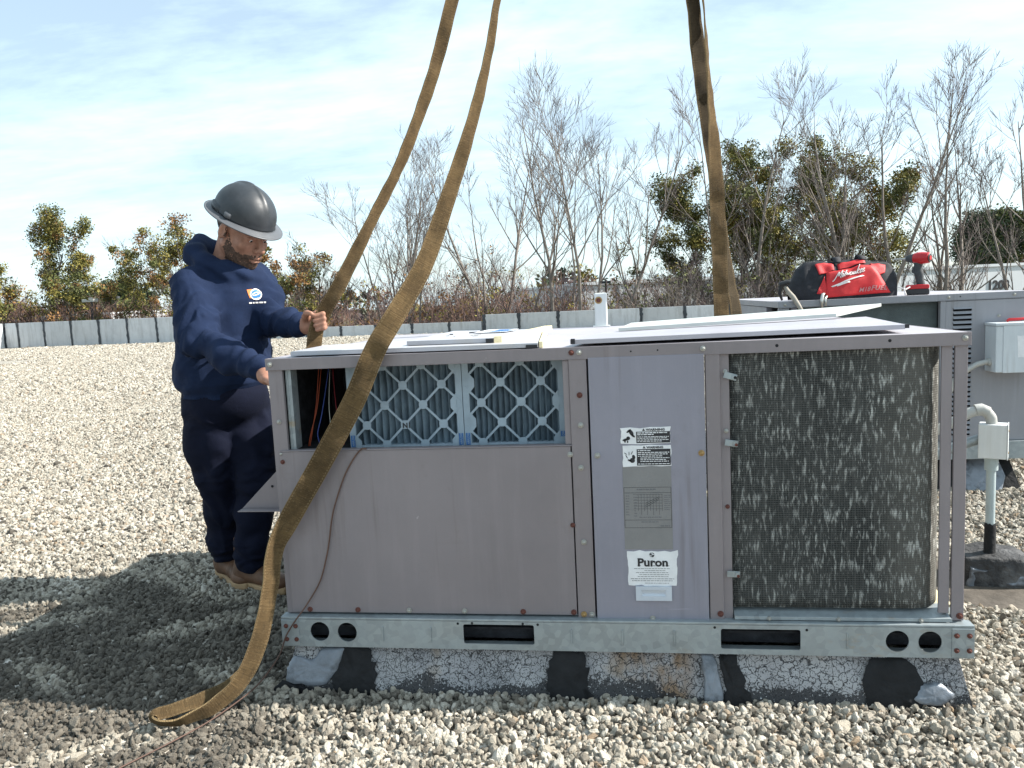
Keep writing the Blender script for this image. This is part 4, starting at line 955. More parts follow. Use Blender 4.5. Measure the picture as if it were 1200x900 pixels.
    def arm_coord(P, a, b): ab = b-a; return (P-a)@ab/(ab@ab)
    def hoodie(P):
        z = P[:, 2]
        d = torso(P); d = smax(d, z-1.45, .03)
        w1 = vnoise(P*V3(1, 1, .55), 9, 11); w2 = vnoise(P*V3(1, 1, .6), 19, 12)
        # the cloth blouses over the hem band
        d = d-.006*np.exp(-((z-.925)/.03)**2)+.012*np.exp(-((z-.868)/.02)**2)
        d = smax(d, .853-z+.012*(P[:, 0]+.6), .008)
        for sh, el, wr, cf, sd, rs in ((shR, elR, wrR, cufR, 1, (.086, .079, .073, .056, .047)), (shL, elL, wrL, cufL, 2, (.084, .074, .063, .053, .046))):
            m1 = sh+(el-sh)*.55; m2 = el+(wr-el)*.5; m3 = el+(cf-el)*.92
            e = sd_chain(P, [sh, m1, el, m2, m3], rs, .05)
            near = np.abs(e) < .06
            t = arm_coord(P, el, wr); s = arm_coord(P, sh, el)
            # wrinkles ring the elbow and bunch above the cuff
            env = np.exp(-(t/.30)**2)*np.exp(-(np.maximum(s-1, 0)/.6)**2)+.9*np.exp(-((t-.85)/.22)**2)
            wr_ = np.sin(t*34+3.0*w1*2+sd)+.6*np.sin(t*57+5*w2)
            e = e-.0050*env*wr_-.004*w2-.004*w1
            cuff = sd_cone(P, el+(cf-el)*.90, cf, .041, .0385)-.0008*np.cos(36*np.arctan2((P-cf)@hu, (P-cf)@hl))
            d = smin(d, smin(e, cuff, .008), .035)
        # drape: slanting folds over the belly and back
        f = np.sin((P@tl)*26+z*17+4*w1)*np.clip((1.22-z)/.2, 0, 1)
        f2 = np.abs(vnoise(P@np.array([[.8, .3, .5], [-.3, 1, .1], [-.9, .1, 1.]]).T*V3(1, 1, 2.2), 7, 15))
        d = d-.0040*f-.0065*w1-.0035*w2+.012*f2
        an = np.arctan2((P-V3(-.61, .85, 0))@tl, (P-V3(-.61, .85, 0))@tf); d = d-.0013*np.sin(an*110)*np.clip((.897-z)/.01, 0, 1)
        # front pouch pocket: a raised panel with slanted openings
        u_ = (P-V3(-.61, .85, 0))@tl; fr_ = (P-V3(-.61, .85, 0))@tf; pw = np.interp(z, [.90, 1.0, 1.10], [.150, .150, .095]); pm = np.clip((pw-np.abs(u_))/.006, 0, 1)*np.clip((1.10-z)/.006, 0, 1)*np.clip((z-.90)/.006, 0, 1)*(fr_ > .05); d = d-.0045*pm
        # sleeve seam over the shoulder
        d = d+.0022*np.exp(-((np.abs((P-V3(-.575, .86, 0))@tl)-.185)/.004)**2)*np.clip((z-1.15)/.05, 0, 1)
        # hood gathered behind the neck and its collar round the throat
        H = sd_chain(P, [(-.705, .925, 1.515), (-.700, .885, 1.475), (-.665, .800, 1.445), (-.600, .765, 1.405), (-.520, .762, 1.372), (-.470, .80, 1.352), (-.455, .86, 1.350)], [.030, .046, .047, .044, .040, .032, .028], .03)
        H = smin(H, sd_chain(P, [(-.700, .925, 1.50), (-.65, 1.0, 1.46), (-.56, 1.02, 1.42), (-.48, .98, 1.37), (-.455, .86, 1.350)], [.034, .048, .046, .036, .028], .03), .03)
        H = smin(H, sd_ell(P, (-.700, .96, 1.42), (.070, .085, .075)), .05)
        H = H-.004*w1-.004*np.sin(P[:, 2]*95+P[:, 0]*60+4*w1)*.7
        d = smin(d, H, .022)
        # keep the throat open
        hole = sd_cone(P, hworld((-.015, 0, -.09)), (-.585, .875, 1.36), .080, .066); d = smax(d, -hole, .010)
        return d
    V, F = sdf_mesh(hoodie, (-.95, .30, .80), (-.08, 1.16, 1.60), .0055)
    ho = raw_mesh('hooded_sweatshirt', V, F, 'hoodie_navy', PERSON)
    # seam-like ribs of the hem band
    # chest emblem: laid on the cloth
    def on_cloth(u, v, off=.0015, x0=.078, z0=1.268):
        p = np.stack([cx(z0+v, zt, TX)+0*u, cx(z0+v, zt, TY)+0*u, z0+v], 1)+tl*(x0+u)[:, None]+tf*.34
        for _ in range(40): p = p-tf*(hoodie(p)-off)[:, None]*.9
        return p
    def decal(poly2, mat, off, name, sub=1):
        poly2 = np.array(poly2); c = poly2.mean(0); n = len(poly2); pts = np.concatenate([[c], c+(poly2-c)*.5, poly2]); w = on_cloth(pts[:, 0], pts[:, 1], off)
        mb = MB(); mb.v = [tuple(p) for p in w]; mb.f = [(0, 1+i, 1+(i+1) % n) for i in range(n)]+[(1+i, 1+n+i, 1+n+(i+1) % n, 1+(i+1) % n) for i in range(n)]; mb.mi = [0]*len(mb.f)
        return mb.build(name, mat, ho)
    def e2(a, b, ra, rb, n=16, rot=0): return ell(a, b, ra, rb, rot, n)
    decal([(-.034, .024), (-.010, .026), (-.008, -.006), (-.022, -.012), (-.028, .004)], 'emblem_orange', .0016, 'chest_emblem')
    decal(e2(.004, .004, .025, .024), 'logo_white', .0020, 'chest_emblem'); decal(e2(.004, .004, .020, .019), 'emblem_blue', .0026, 'chest_emblem')
    decal(e2(.004, .006, .017, .007, 14, .25), 'logo_white', .0031, 'chest_emblem'); decal(e2(.002, .006, .012, .003, 12, .25), 'emblem_blue', .0035, 'chest_emblem')
    x = -.026
    for w in (.012, .006, .010, .013, .008):
        decal([(x, -.034), (x+w, -.034), (x+w, -.028), (x, -.028)], 'logo_white', .0018, 'chest_lettering'); x += w+.003
    # ---------------- trousers
    kR, aR = V3(-.668, .815, .515), V3(-.722, .93, .125); kL, aL = V3(-.500, .845, .495), V3(-.562, .84, .110)
    def trousers(P):
        z = P[:, 2]; w1 = vnoise(P, 10, 21); w2 = vnoise(P*V3(1, 1, 1.5), 22, 22)
        d = sd_ell(P, (-.618, .855, .845), (.180, .165, .15)); d = np.maximum(d, z-.93)
        # seat and the full cut of the thighs
        d = smin(d, sd_ell(P, (-.685, .90, .80), (.105, .11, .13)), .05)
        for hp, k, a, rr, sd in ((V3(-.665, .800, .80), kR, aR, (.110, .096, .079, .072, .068, .066), 0), (V3(-.565, .915, .80), kL, aL, (.112, .100, .083, .076, .071, .070), 2)):
            m1 = hp+(k-hp)*.55; m2 = k+(a-k)*.45; m3 = k+(a-k)*.8
            e = sd_chain(P, [hp, m1, k, m2, m3, a], rr, .04)
            t = arm_coord(P, k, a); s = arm_coord(P, hp, k)
            env = .8*np.exp(-((s-.95)/.22)**2)+np.exp(-((t-.92)/.22)**2)+.5*np.exp(-((s-.15)/.25)**2)
            cr = np.sin(z*62+P[:, 0]*22+4*w1+sd)+.5*np.sin(z*120+P[:, 1]*40+5*w2)
            ver = np.sin(np.arctan2(P[:, 1]-k[1], P[:, 0]-k[0])*3+z*7+3*w1+sd)
            e = e-.0055*env*cr-.004*ver-.005*w1-.003*w2
            e = smax(e, a[2]-.028-z-.10*(P[:, 0]-a[0]), .008)
            d = smin(d, e, .022)
        # cargo pocket on the near thigh
        pk = sd_ell(P, (-.722, .765, .655), (.050, .035, .10)); d = smin(d, pk, .045)
        return d
    V, F = sdf_mesh(trousers, (-.90, .62, .05), (-.36, 1.10, .96), .0058); raw_mesh('trousers', V, F, 'trouser_navy', PERSON)
    # ---------------- boots
    for (ax, ay), by, lift, tip in (((-.572, .845), R(-22), 0, 0), ((-.728, .948), R(-40), 0, 0)):
        bf = V3(math.cos(by), math.sin(by), 0); bl = V3(-math.sin(by), math.cos(by), 0); A = V3(ax, ay, .004)
        fz = V3(0, 0, 1)
        if tip:  # heel lifted
            bf2 = bf*math.cos(tip)-fz*math.sin(tip); fz = fz*math.cos(tip)+bf*math.sin(tip); bf = bf2; A = A+V3(0, 0, .045)
        M = np.stack([bf, bl, fz])
        def up(P):
            q = (P-A)@M.T; d = sd_cone(q, (-.01, 0, .20), (-.015, 0, .07), .052, .050)
            d = smin(d, sd_ell(q, (-.03, 0, .055), (.065, .043, .052)), .03); d = smin(d, sd_cone(q, (-.01, 0, .075), (.13, 0, .045), .048, .040), .03)
            d = smin(d, sd_ell(q, (.165, 0, .042), (.058, .049, .040)), .025); d = np.maximum(d, .026-q[:, 2])
            return d-.002*vnoise(P, 40, 31)-.0012*np.sin(q[:, 0]*160)*np.exp(-((q[:, 0]-.09)/.03)**2)
        def sl(P):
            q = (P-A)@M.T; x = q[:, 0]; w = np.interp(x, [-.10, -.05, .0, .05, .12, .18, .225], [.03, .043, .042, .040, .050, .047, .02])
            d = np.maximum(np.abs(q[:, 1])-w, np.maximum(x-.226, -.098-x)); d = np.maximum(d, np.maximum(q[:, 2]-.030, -q[:, 2])); arch = np.maximum(np.abs(x-.035)-.028, q[:, 2]-.012); return np.maximum(d, -arch)
        lo_, hi_ = A-V3(.3, .3, .08), A+V3(.3, .3, .32)
        V, F = sdf_mesh(up, lo_, hi_, .005); b = raw_mesh('boot', V, F, 'leather', PERSON)
        V, F = sdf_mesh(sl, lo_, hi_, .0045); raw_mesh('sole', V, F, 'sole', b)
    # ---------------- hard hat
    hat_t = R(5); A = math.cos(hat_t); B = math.sin(hat_t)
    tfv = hf*A-hu*B; tuv = hu*A+hf*B; M = np.stack([tfv, hl, tuv]); O = hworld((-.010, 0, .058))
    def hw(p): return np.asarray(p)@M+O
    n = 72; ph = np.arange(n)*2*math.pi/n; rows = []
    la, lb, hh = .136, .117, .128
    for t in np.linspace(math.pi/2, 0.0, 15):
        r = math.cos(t); zz = math.sin(t); bul = 1+.03*math.sin(2*t)
        rows.append([(la*r*bul*math.cos(p)-.004*zz, lb*r*bul*math.sin(p), hh*zz+.006+(.0065*math.exp(-((abs(lb*r*math.sin(p))-.0)/.013)**4)*(1-.85*max(0, (r-.86)/.14)) if r > .02 else .0065)) for p in ph])
    rows.append([(la*1.012*math.cos(p), lb*1.012*math.sin(p), .0) for p in ph])
    Vv = np.array(rows).transpose(1, 0, 2); sh_ = MB(); sh_.grid(hw(Vv.reshape(-1, 3)).reshape(Vv.shape), 0, True)
    hat = sh_.build('hard_hat', 'helmet_shell', PERSON, smooth=True); so = hat.modifiers.new('solid', 'SOLIDIFY'); so.thickness = .003
    br = []
    for k, s in enumerate(np.linspace(0, 1, 7)):
        ring_ = []
        for p in ph:
            fr_ = .033+.006*max(0, math.cos(p))**2; dr = fr_*s
            ring_.append(((la*1.01+dr)*math.cos(p), (lb*1.01+dr*.98)*math.sin(p), -.002-.010*s-.006*s*s+.004*abs(math.sin(p))*s+(.003 if k == 6 else 0)))
        br.append(ring_)
    Vv = np.array(br).transpose(1, 0, 2); bm_ = MB(); bm_.grid(hw(Vv.reshape(-1, 3)).reshape(Vv.shape), 0, True)
    b = bm_.build('brim', 'helmet_brim', hat, smooth=True); so = b.modifiers.new('solid', 'SOLIDIFY'); so.thickness = .0042; so.offset = 0
    for s in (1, -1):      # side slot housings and clips
        def arc(p0, p1, z0, z1, o, name, mat, k=9):
            ps = np.linspace(p0, p1, k); V_ = []
            for p in ps:
                e = math.sin((p-p0)/(p1-p0)*math.pi)**.3*o
                V_.append([((la+.002)*math.cos(p), s*(lb+.002)*math.sin(p), z0), ((la+e)*math.cos(p), s*(lb+e)*math.sin(p), z0+.003), ((la*.995+e)*math.cos(p), s*(lb*.995+e)*math.sin(p), z1-.004), ((la*.975)*math.cos(p), s*lb*.975*math.sin(p), z1)])
            V_ = np.array(V_); m_ = MB(); m_.grid(hw(V_.reshape(-1, 3)).reshape(V_.shape)); return m_.build(name, mat, hat, smooth=True)
        arc(R(98), R(136), .002, .026, .011, 'slot_housing', 'helmet_shell'); arc(R(70), R(84), .002, .026, .012, 'lamp_clip', 'helmet_brim')
    # suspension strap and ratchet behind the head
    m_ = MB(); q = [((-.105)*math.cos(t), .088*math.sin(t), -.036-.012*math.cos(t)) for t in np.linspace(-1.5, 1.5, 20)]
    V_ = np.array([[(x, y, z-.011), (x, y, z+.011)] for x, y, z in q]); m_.grid(hw(V_.reshape(-1, 3)).reshape(V_.shape)); o = m_.build('suspension_band', 'tool_black', hat, smooth=True); so = o.modifiers.new('solid', 'SOLIDIFY'); so.thickness = .003
    MB().ball(hw((-.118, 0, -.046)), .022, 12).build('ratchet_knob', 'tool_black', hat, smooth=True)
simple('beard', (.078, .045, .032), .8, var=.5, vs=90, bump=.8, bs=500, bd=.002)
simple('emblem_orange', (.75, .20, .05), .7, var=.1, bump=0); simple('emblem_blue', (.03, .16, .42), .7, var=.1, bump=0)
build_person()
# ================================================================== SLINGS
def sling(name, path, widths, twist, label, thick=.0055, group=None, mat='webbing'):
    # flat webbing ribbon along a hand-placed path; twist turns it about its run
    P0 = np.array(path, float); n = len(P0); N = n*9; t = np.linspace(0, n-1, N)
    def cr(A):   # Catmull-Rom
        A = np.asarray(A, float); out = []
        for q in t:
            i = min(int(q), n-2); f = q-i; a, b, c, d = A[max(i-1, 0)], A[i], A[i+1], A[min(i+2, n-1)]
            out.append(.5*((2*b)+(-a+c)*f+(2*a-5*b+4*c-d)*f*f+(-a+3*b-3*c+d)*f**3))
        return np.array(out)
    P = cr(P0); w = cr(np.array(widths)[:, None])[:, 0]; tw = cr(np.array(twist)[:, None])[:, 0]
    T = np.gradient(P, axis=0); T /= np.linalg.norm(T, axis=1)[:, None]
    s = np.r_[0, np.cumsum(np.linalg.norm(np.diff(P, axis=0), axis=1))]
    nrm0 = V3(.15, -1, 0); V = []; K = 7; r = np.random.RandomState(len(path)); UVS = []
    for i in range(N):
        a = np.cross(T[i], nrm0); a /= np.linalg.norm(a); b = np.cross(a, T[i]); an = R(tw[i]); wd = a*math.cos(an)+b*math.sin(an); nn = np.cross(T[i], wd)
        for sgn in (1, -1):
            for j in range(K):
                u = (j/(K-1)-.5)*(1 if sgn > 0 else -1); sag = .0018*math.sin(s[i]*31+u*3)+.0012*math.sin(s[i]*77+2)
                V.append(P[i]+wd*u*w[i]+nn*(sgn*thick*.5+sag)); UVS.append((u*w[i], s[i]))
    M = 2*K; mb = MB(); mb.v = [tuple(v) for v in V]
    mb.f = [(i*M+j, i*M+(j+1) % M, (i+1)*M+(j+1) % M, (i+1)*M+j) for i in range(N-1) for j in range(M)]+[tuple(range(M-1, -1, -1)), tuple((N-1)*M+j for j in range(M))]; mb.mi = [0]*len(mb.f)
    o = mb.build(name, mat, None, smooth='auto'); uv = o.data.uv_layers.new(name='UVMap')
    uv2 = o.data.uv_layers.new(name='edge')
    for l in o.data.loops:
        a, b = UVS[l.vertex_index]; uv.data[l.index].uv = (a, b); uv2.data[l.index].uv = (a/w[min(l.vertex_index//M, N-1)], b)
    return tag(o, label, 'lifting sling', group)
G = 'lifting slings round the front unit'
sling('lifting_sling', [(.60, .62, 2.52), (.517, .60, 2.267), (.461, .60, 2.097), (.409, .58, 1.948), (.304, .56, 1.713), (.181, .55, 1.507), (.050, .55, 1.296), (-.024, .55, 1.189), (-.070, .55, 1.090), (-.085, .56, .90), (-.075, .6, .55), (-.02, .7, .18), (.06, .9, .12)],
      [.046]*3+[.045]*2+[.046, .052, .054, .056, .056, .056, .056, .056], [18, 18, 25, 35, 48, 45, 20, 10, 30, 30, 20, 0, 0], 'rear left lifting sling held in the worker’s hand', group=G)
bl = sling('lifting_sling', [(.80, .30, 2.40), (.729, .25, 2.12), (.706, .22, 1.986), (.670, .18, 1.827), (.625, .14, 1.671), (.563, .10, 1.493), (.498, .05, 1.316), (.419, -.02, 1.168), (.360, -.045, 1.072), (.285, -.048, .923), (.166, -.052, .733), (.066, -.06, .579), (.014, -.08, .478), (.004, -.11, .373), (-.024, -.15, .225), (-.07, -.19, .12), (-.14, -.235, .060), (-.215, -.275, .036), (-.262, -.292, .036), (-.296, -.288, .046), (-.292, -.275, .054), (-.255, -.252, .056), (-.19, -.205, .066), (-.12, -.160, .086), (-.06, -.125, .150), (-.028, -.115, .25)],
      [.022, .023, .026, .033, .041, .049, .055, .060, .063, .065, .065, .063, .056, .050, .050, .050, .046, .042, .036, .034, .034, .036, .040, .044, .046, .04],
      [20, 25, 30, 28, 22, 15, 12, 10, 5, 3, 5, 12, 38, 42, 22, 15, 22, 32, 38, 40, 40, 36, 30, 22, 22, 30], 'front left lifting sling draped over the cabinet and looped on the gravel', group=G)
sling('lifting_sling', [(1.375, 1.15, 2.62), (1.409, 1.2, 2.393), (1.431, 1.25, 2.203), (1.46, 1.31, 2.003), (1.501, 1.40, 1.762), (1.536, 1.452, 1.503), (1.575, 1.475, 1.235), (1.603, 1.482, 1.07), (1.606, 1.48, .6), (1.6, 1.47, .13)],
      [.064, .064, .066, .066, .066, .064, .060, .058, .060, .060], [25, 22, 15, 12, 20, 30, 25, 20, 10, 0], 'greyish lifting sling of the right pair, wide at the top of the picture', group=G, mat='webbing_grey')
sling('lifting_sling', [(1.432, 1.15, 2.62), (1.450, 1.19, 2.39), (1.475, 1.25, 2.06), (1.500, 1.33, 1.826), (1.517, 1.40, 1.575), (1.527, 1.435, 1.349), (1.532, 1.450, 1.13), (1.533, 1.452, 1.05), (1.535, 1.455, .6), (1.535, 1.45, .13)],
      [.060, .060, .062, .066, .070, .070, .070, .070, .070, .070], [74, 72, 60, 30, 8, 4, 3, 3, 3, 0], 'tan lifting sling of the right pair, edge on at the top and broad below', group=G)
# thin brown line hanging out of the filter opening and across the stones
Q = [(.30, -.008, .772), (.285, -.009, .774), (.262, -.010, .750), (.225, -.010, .694), (.177, -.012, .574), (.158, -.012, .465), (.124, -.012, .355), (.066, -.012, .272), (.035, -.034, .232), (.003, -.036, .185), (-.012, -.05, .13), (-.06, -.12, .06), (-.14, -.25, .025), (-.20, -.36, .022), (-.27, -.48, .022), (-.34, -.60, .018), (-.5, -.80, .018)]
P = np.array(Q); n = len(P); t = np.linspace(0, n-1, n*6); P = np.array([[np.interp(q, range(n), P[:, a]) for a in range(3)] for q in t])
for _ in range(5): P[1:-1] = (P[:-2]+2*P[1:-1]+P[2:])/4
tag(MB().tube(P, .0024, 6).build('cord', 'wire_brown', None, smooth=True), 'thin brown cord hanging from the filter opening down the lower panel', 'cord')

# ================================================================== THINGS LYING ON THE FRONT UNIT
def sheet(name, corners, z, th, mat, label, cat, tilt=None, foam=None, lip=.018):
    # a sheet-metal access panel: thin top skin with a turned-down flange round it. corners counter-clockwise in (x,y); z per corner
    root = thing(name, (*np.mean(corners, 0), min(z)), label, cat)
    v = [(*c, zz) for c, zz in zip(corners, z)]; mb = MB()
    vb = [(a, b, c+th) for a, b, c in v]
    mb.add(v+vb, [(0, 3, 2, 1), (4, 5, 6, 7)]+[(i, (i+1) % 4, 4+(i+1) % 4, 4+i) for i in range(4)])
    p = mb.build('panel_skin', mat, root, bevel=.0012)
    return root
ZC = 1.0548
a = sheet('access_panel', [(.062, .035), (.835, -.001), (.775, .70), (.02, .42)], [ZC+.004, ZC+.0035, ZC+.0008, ZC+.001], .0135, 'sheet_white', 'large pale sheet metal panel lying on the left of the unit top', 'panel')
mb = MB(); mb.prism([(.838, .005), (.848, .007), (.795, .69), (.780, .70)], ZC+.002, ZC+.0195, 'z'); mb.build('foam_strip', 'foam_cream', a)
mb = MB(); mb.box(.80, .834, -.004, .004, ZC+.003, ZC+.012); mb.build('edge_tape', 'print_black', a)
b = sheet('access_panel', [(.415, .10), (.690, .085), (.775, .80), (.37, .98)], [ZC+.0185, ZC+.018, ZC+.010, ZC+.010], .014, 'sheet_white', 'smaller white insulated panel stacked on the large left panel', 'panel')
mb = MB(); mb.prism([(.692, .088), (.715, .094), (.805, .80), (.778, .80)], ZC+.014, ZC+.036, 'z'); mb.build('foam_strip', 'foam_cream', b)
mb = MB(); mb.box(.668, .692, .080, .088, ZC+.019, ZC+.031); mb.build('edge_tape', 'print_black', b)
st = MB(); st.prism([(.545, .52), (.665, .50), (.685, .72), (.560, .76)], ZC+.031, ZC+.0318, 'z'); st = st.build('paper_label', 'sticker_white', b)
for q in ([(.60, .535), (.64, .53), (.65, .62), (.607, .63)], [(.645, .53), (.664, .525), (.676, .61), (.655, .618)], [(.607, .64), (.655, .63), (.665, .70), (.612, .71)]): MB().prism(q, ZC+.0319, ZC+.0323, 'z').build('print_block', 'print_blue', st)
r9 = np.random.RandomState(9); mb = MB()
for i in range(16):
    x, y = r9.uniform(.46, .60), r9.uniform(.25, .75); w = r9.uniform(.006, .02); mb.prism([(x, y), (x+w, y+r9.uniform(-.003, .004)), (x+w*.9, y+.008), (x-.002, y+.007)], ZC+.0314-.006*(y > .5), ZC+.0322, 'z')
tag(mb.build('scuff_mark', 'print_grey', b), kind='stuff')
c = sheet('access_panel', [(.928, .005), (1.855, .055), (1.92, .62), (1.01, .50)], [ZC+.008, ZC+.011, ZC+.013, ZC+.002], .0135, 'sheet_lavender', 'wide mauve edged panel lying on the right half of the unit top', 'panel')
MB().box(.930, .942, .001, .010, ZC+.009, ZC+.024).build('edge_tape', 'print_black', c)
mb = MB(); mb.obox((1.858, .075, ZC+.019), (.012, .04, .011), rotm(0, 0, .1)); mb.build('edge_tape', 'print_black', c)
d = sheet('metal_strip', [(1.065, .46), (1.80, .54), (2.02, .78), (1.11, .62)], [ZC+.018, ZC+.033, ZC+.054, ZC+.028], .012, 'strip_white', 'long narrow pale metal strip resting on the wide right panel', 'panel')
# upright bracket at the back edge
b = thing('upright_bracket', (.985, 1.36, ZC), 'white square upright bracket with a rusty hole on the unit top', 'bracket')
mb = MB(); mb.box(.955, 1.012, 1.335, 1.385, ZC, ZC+.155); mb.build('post', 'white_paint', b, bevel=.006)
mb = MB(); mb.cyl((.974, 1.3345, ZC+.122), (.974, 1.3335, ZC+.122), .0165, n=16); mb.build('rust_ring', 'screw_brass', b)
mb = MB(); mb.cyl((.974, 1.3335, ZC+.122), (.974, 1.3325, ZC+.122), .0105, n=14); mb.build('bolt_hole', 'screw_rust', b)
mb = MB(); mb.box(.945, 1.022, 1.325, 1.392, ZC, ZC+.006); mb.build('foot_plate', 'white_paint', b, bevel=.001)

# ================================================================== SECOND UNIT, BEHIND TO THE RIGHT
X2, Y2, Z2b, Z2t, W2, D2 = 1.965, 2.36, .185, 1.112, 1.365, 2.0
curb2 = thing('roof_curb', (2.65, 3.3, 0), 'black tarred roof curb under the grey unit behind', 'roof curb')
mb = MB(); mb.add([(X2+.0, Y2-.02, -.02), (X2+1.30, Y2-.02, -.02), (X2+1.26, Y2+.09, Z2b), (X2+.06, Y2+.09, Z2b), (X2+.0, Y2+2, -.02), (X2+1.30, Y2+2, -.02), (X2+1.26, Y2+1.9, Z2b), (X2+.06, Y2+1.9, Z2b)], [(0, 1, 2, 3), (1, 5, 6, 2), (5, 4, 7, 6), (4, 0, 3, 7), (3, 2, 6, 7)]); mb.build('tarred_flashing', 'mastic', curb2)
mb = MB(); pts = [(X2+1.0, .0), (X2+1.18, -.0), (X2+1.22, .08), (X2+1.2, .17), (X2+1.05, .175), (X2+.98, .1)]
V = []; 
for x, z in pts: V.append((x, Y2-.03+.11*z/.185-.012, z))
mb.add(V+[(x, y+.02, z) for x, y, z in V], [tuple(range(6)), tuple(range(11, 5, -1))]+[(i, (i+1) % 6, 6+(i+1) % 6, 6+i) for i in range(6)]); mb.build('silver_patch', 'mastic_silver', curb2, bevel=.01)
U2 = thing('rooftop_unit', (X2+.68, Y2+1, Z2b), 'grey packaged air conditioner behind, carrying the red tool bag', 'air conditioner')
x0, x1, yf, yb = X2, X2+W2, Y2, Y2+D2
mb = MB(); mb.box(x0-.01, x1+.012, yf-.022, yf-.018, Z2b, Z2b+.095); mb.box(x0-.01, x1+.012, yf-.0225, yf+.012, Z2b+.0955, Z2b+.1); mb.build('base_rail', 'galvanised', U2, bevel=.002)
mb = MB(); mb.box(x0-.01, x0-.006, yf-.017, yb+.01, Z2b, Z2b+.1); mb.build('side_rail', 'galvanised', U2)
mb = MB(); mb.box(x1+.006, x1+.010, yf-.017, yb+.01, Z2b, Z2b+.1); mb.build('side_rail', 'galvanised', U2)
zb, zt2 = Z2b+.1005, Z2t-.034
mb = MB(); mb.box(x0-.003, x1+.003, yf-.003, yb+.003, Z2t-.003, Z2t); mb.build('top_cover', 'top_paint', U2, bevel=.001)
mb = MB(); mb.box(x0-.006, x1+.006, yf-.0065, yf-.0035, zt2, Z2t+.001); mb.box(x0-.006, x1+.006, yf-.0068, yf+.004, zt2-.003, zt2-.0005); mb.build('top_lip', 'grey_paint', U2, bevel=.001)
for xx in (x0-.006, x1+.0035): MB().box(xx, xx+.0025, yf-.0034, yb+.004, zt2, Z2t+.0008).build('top_lip', 'grey_paint', U2)
MB().box(x0-.001, x0+.055, yf, yf+.04, zb, zt2-.004).build('corner_post', 'grey_paint', U2, bevel=.002)
MB().box(x0+.068, x0+.10, yf+.01, yf+.03, zb, zt2-.004).build('corner_post', 'bluegrey_paint', U2, bevel=.002)
MB().box(x0+.86, x0+.888, yf-.003, yf+.03, zb, zt2-.004).build('centre_post', 'grey_paint', U2, bevel=.002)
MB().box(x1-.058, x1, yf, yf+.04, zb, zt2-.004).build('corner_post', 'grey_paint', U2, bevel=.002)
MB().box(x0, x0+.004, yf+.42, yb, zb, zt2-.004).build('side_panel', 'grey_paint', U2)
MB().box(x0-.002, x0+.03, yf+.38, yf+.418, zb, zt2-.004).build('centre_post', 'bluegrey_paint', U2)
MB().box(x0-.0015, x0-.0005, yf+.72, yf+.86, zt2-.16, zt2-.05).build('sticker', 'sticker_white', U2)
MB().box(x1-.004, x1, yf+.041, yb, zb, zt2-.004).build('side_panel', 'grey_paint', U2)
MB().box(x0+.005, x1-.005, yb-.01, yb, zb, zt2-.004).build('rear_panel', 'grey_paint', U2)
MB().box(x0-.005, x1, yf, yb, zb-.004, zb).build('base_pan', 'galvanised', U2)
mb = MB(); V = np.array([[(x, yf+.045+.0008*math.sin(k*5), z) for z in np.linspace(zb, zt2-.004, 12)] for k, x in enumerate(np.linspace(x0+.10, x0+.86, 20))]); mb.grid(V); o = mb.build('condenser_coil', 'coil_fins_clean', U2) if False else mb.build('condenser_coil', 'coil_second', U2)
# louvred compressor panel: every blade its own fold
px0, px1 = x0+.8885, x1-.060
lx0, lx1 = x0+.925, x0+1.022
slots = [(z, z+.0105) for z in np.arange(zt2-.05, zb+.03, -.0268)]
plate('compressor_panel', [(px0, zb+.003), (px1, zb+.003), (px1, zt2-.006), (px0, zt2-.006)], [rrect(lx0, lx1, a-.0125, b-.008+.005, .003, 2) for a, b in slots], lambda u, v: (u, yf-.001, v), .003, 'grey_paint', U2)
lm = None
for a_, b_ in slots:
    m_ = MB(); zc = a_-.0035; m_.add([(lx0, yf-.0028, zc+.0115), (lx1, yf-.0028, zc+.0115), (lx1, yf-.011, zc+.003), (lx0, yf-.011, zc+.003), (lx0, yf-.0028, zc+.0135), (lx1, yf-.0028, zc+.0135)], [(0, 1, 2, 3), (4, 3, 2, 5), (0, 3, 4), (1, 5, 2)])
    m_.build('louvre', 'grey_paint', U2)
MB().box(px0, px1, yf+.03, yf+.034, zb, zt2-.006).build('panel_liner', 'black_void', U2)
sm2 = SC['screw_zinc']
for x, z in ((x0+.03, zt2+.016), (x0+.90, zt2+.017), (x0+1.235, zt2+.018), (x1-.02, zt2+.018), (x0+1.16, zt2-.095), (x0+.87, zb+.4)):
    o = bpy.data.objects.new('screw', sm2); COL.objects.link(o); o.parent = U2; o.location = Vector((x, yf-.007 if z > zt2 else yf-.0045, z))-U2.location
for x in (x0+.96, x0+1.30): MB().cyl((x, yf-.0072, zt2+.018), (x, yf-.0064, zt2+.018), .004, n=8).build('screw_hole', 'black_void', U2)
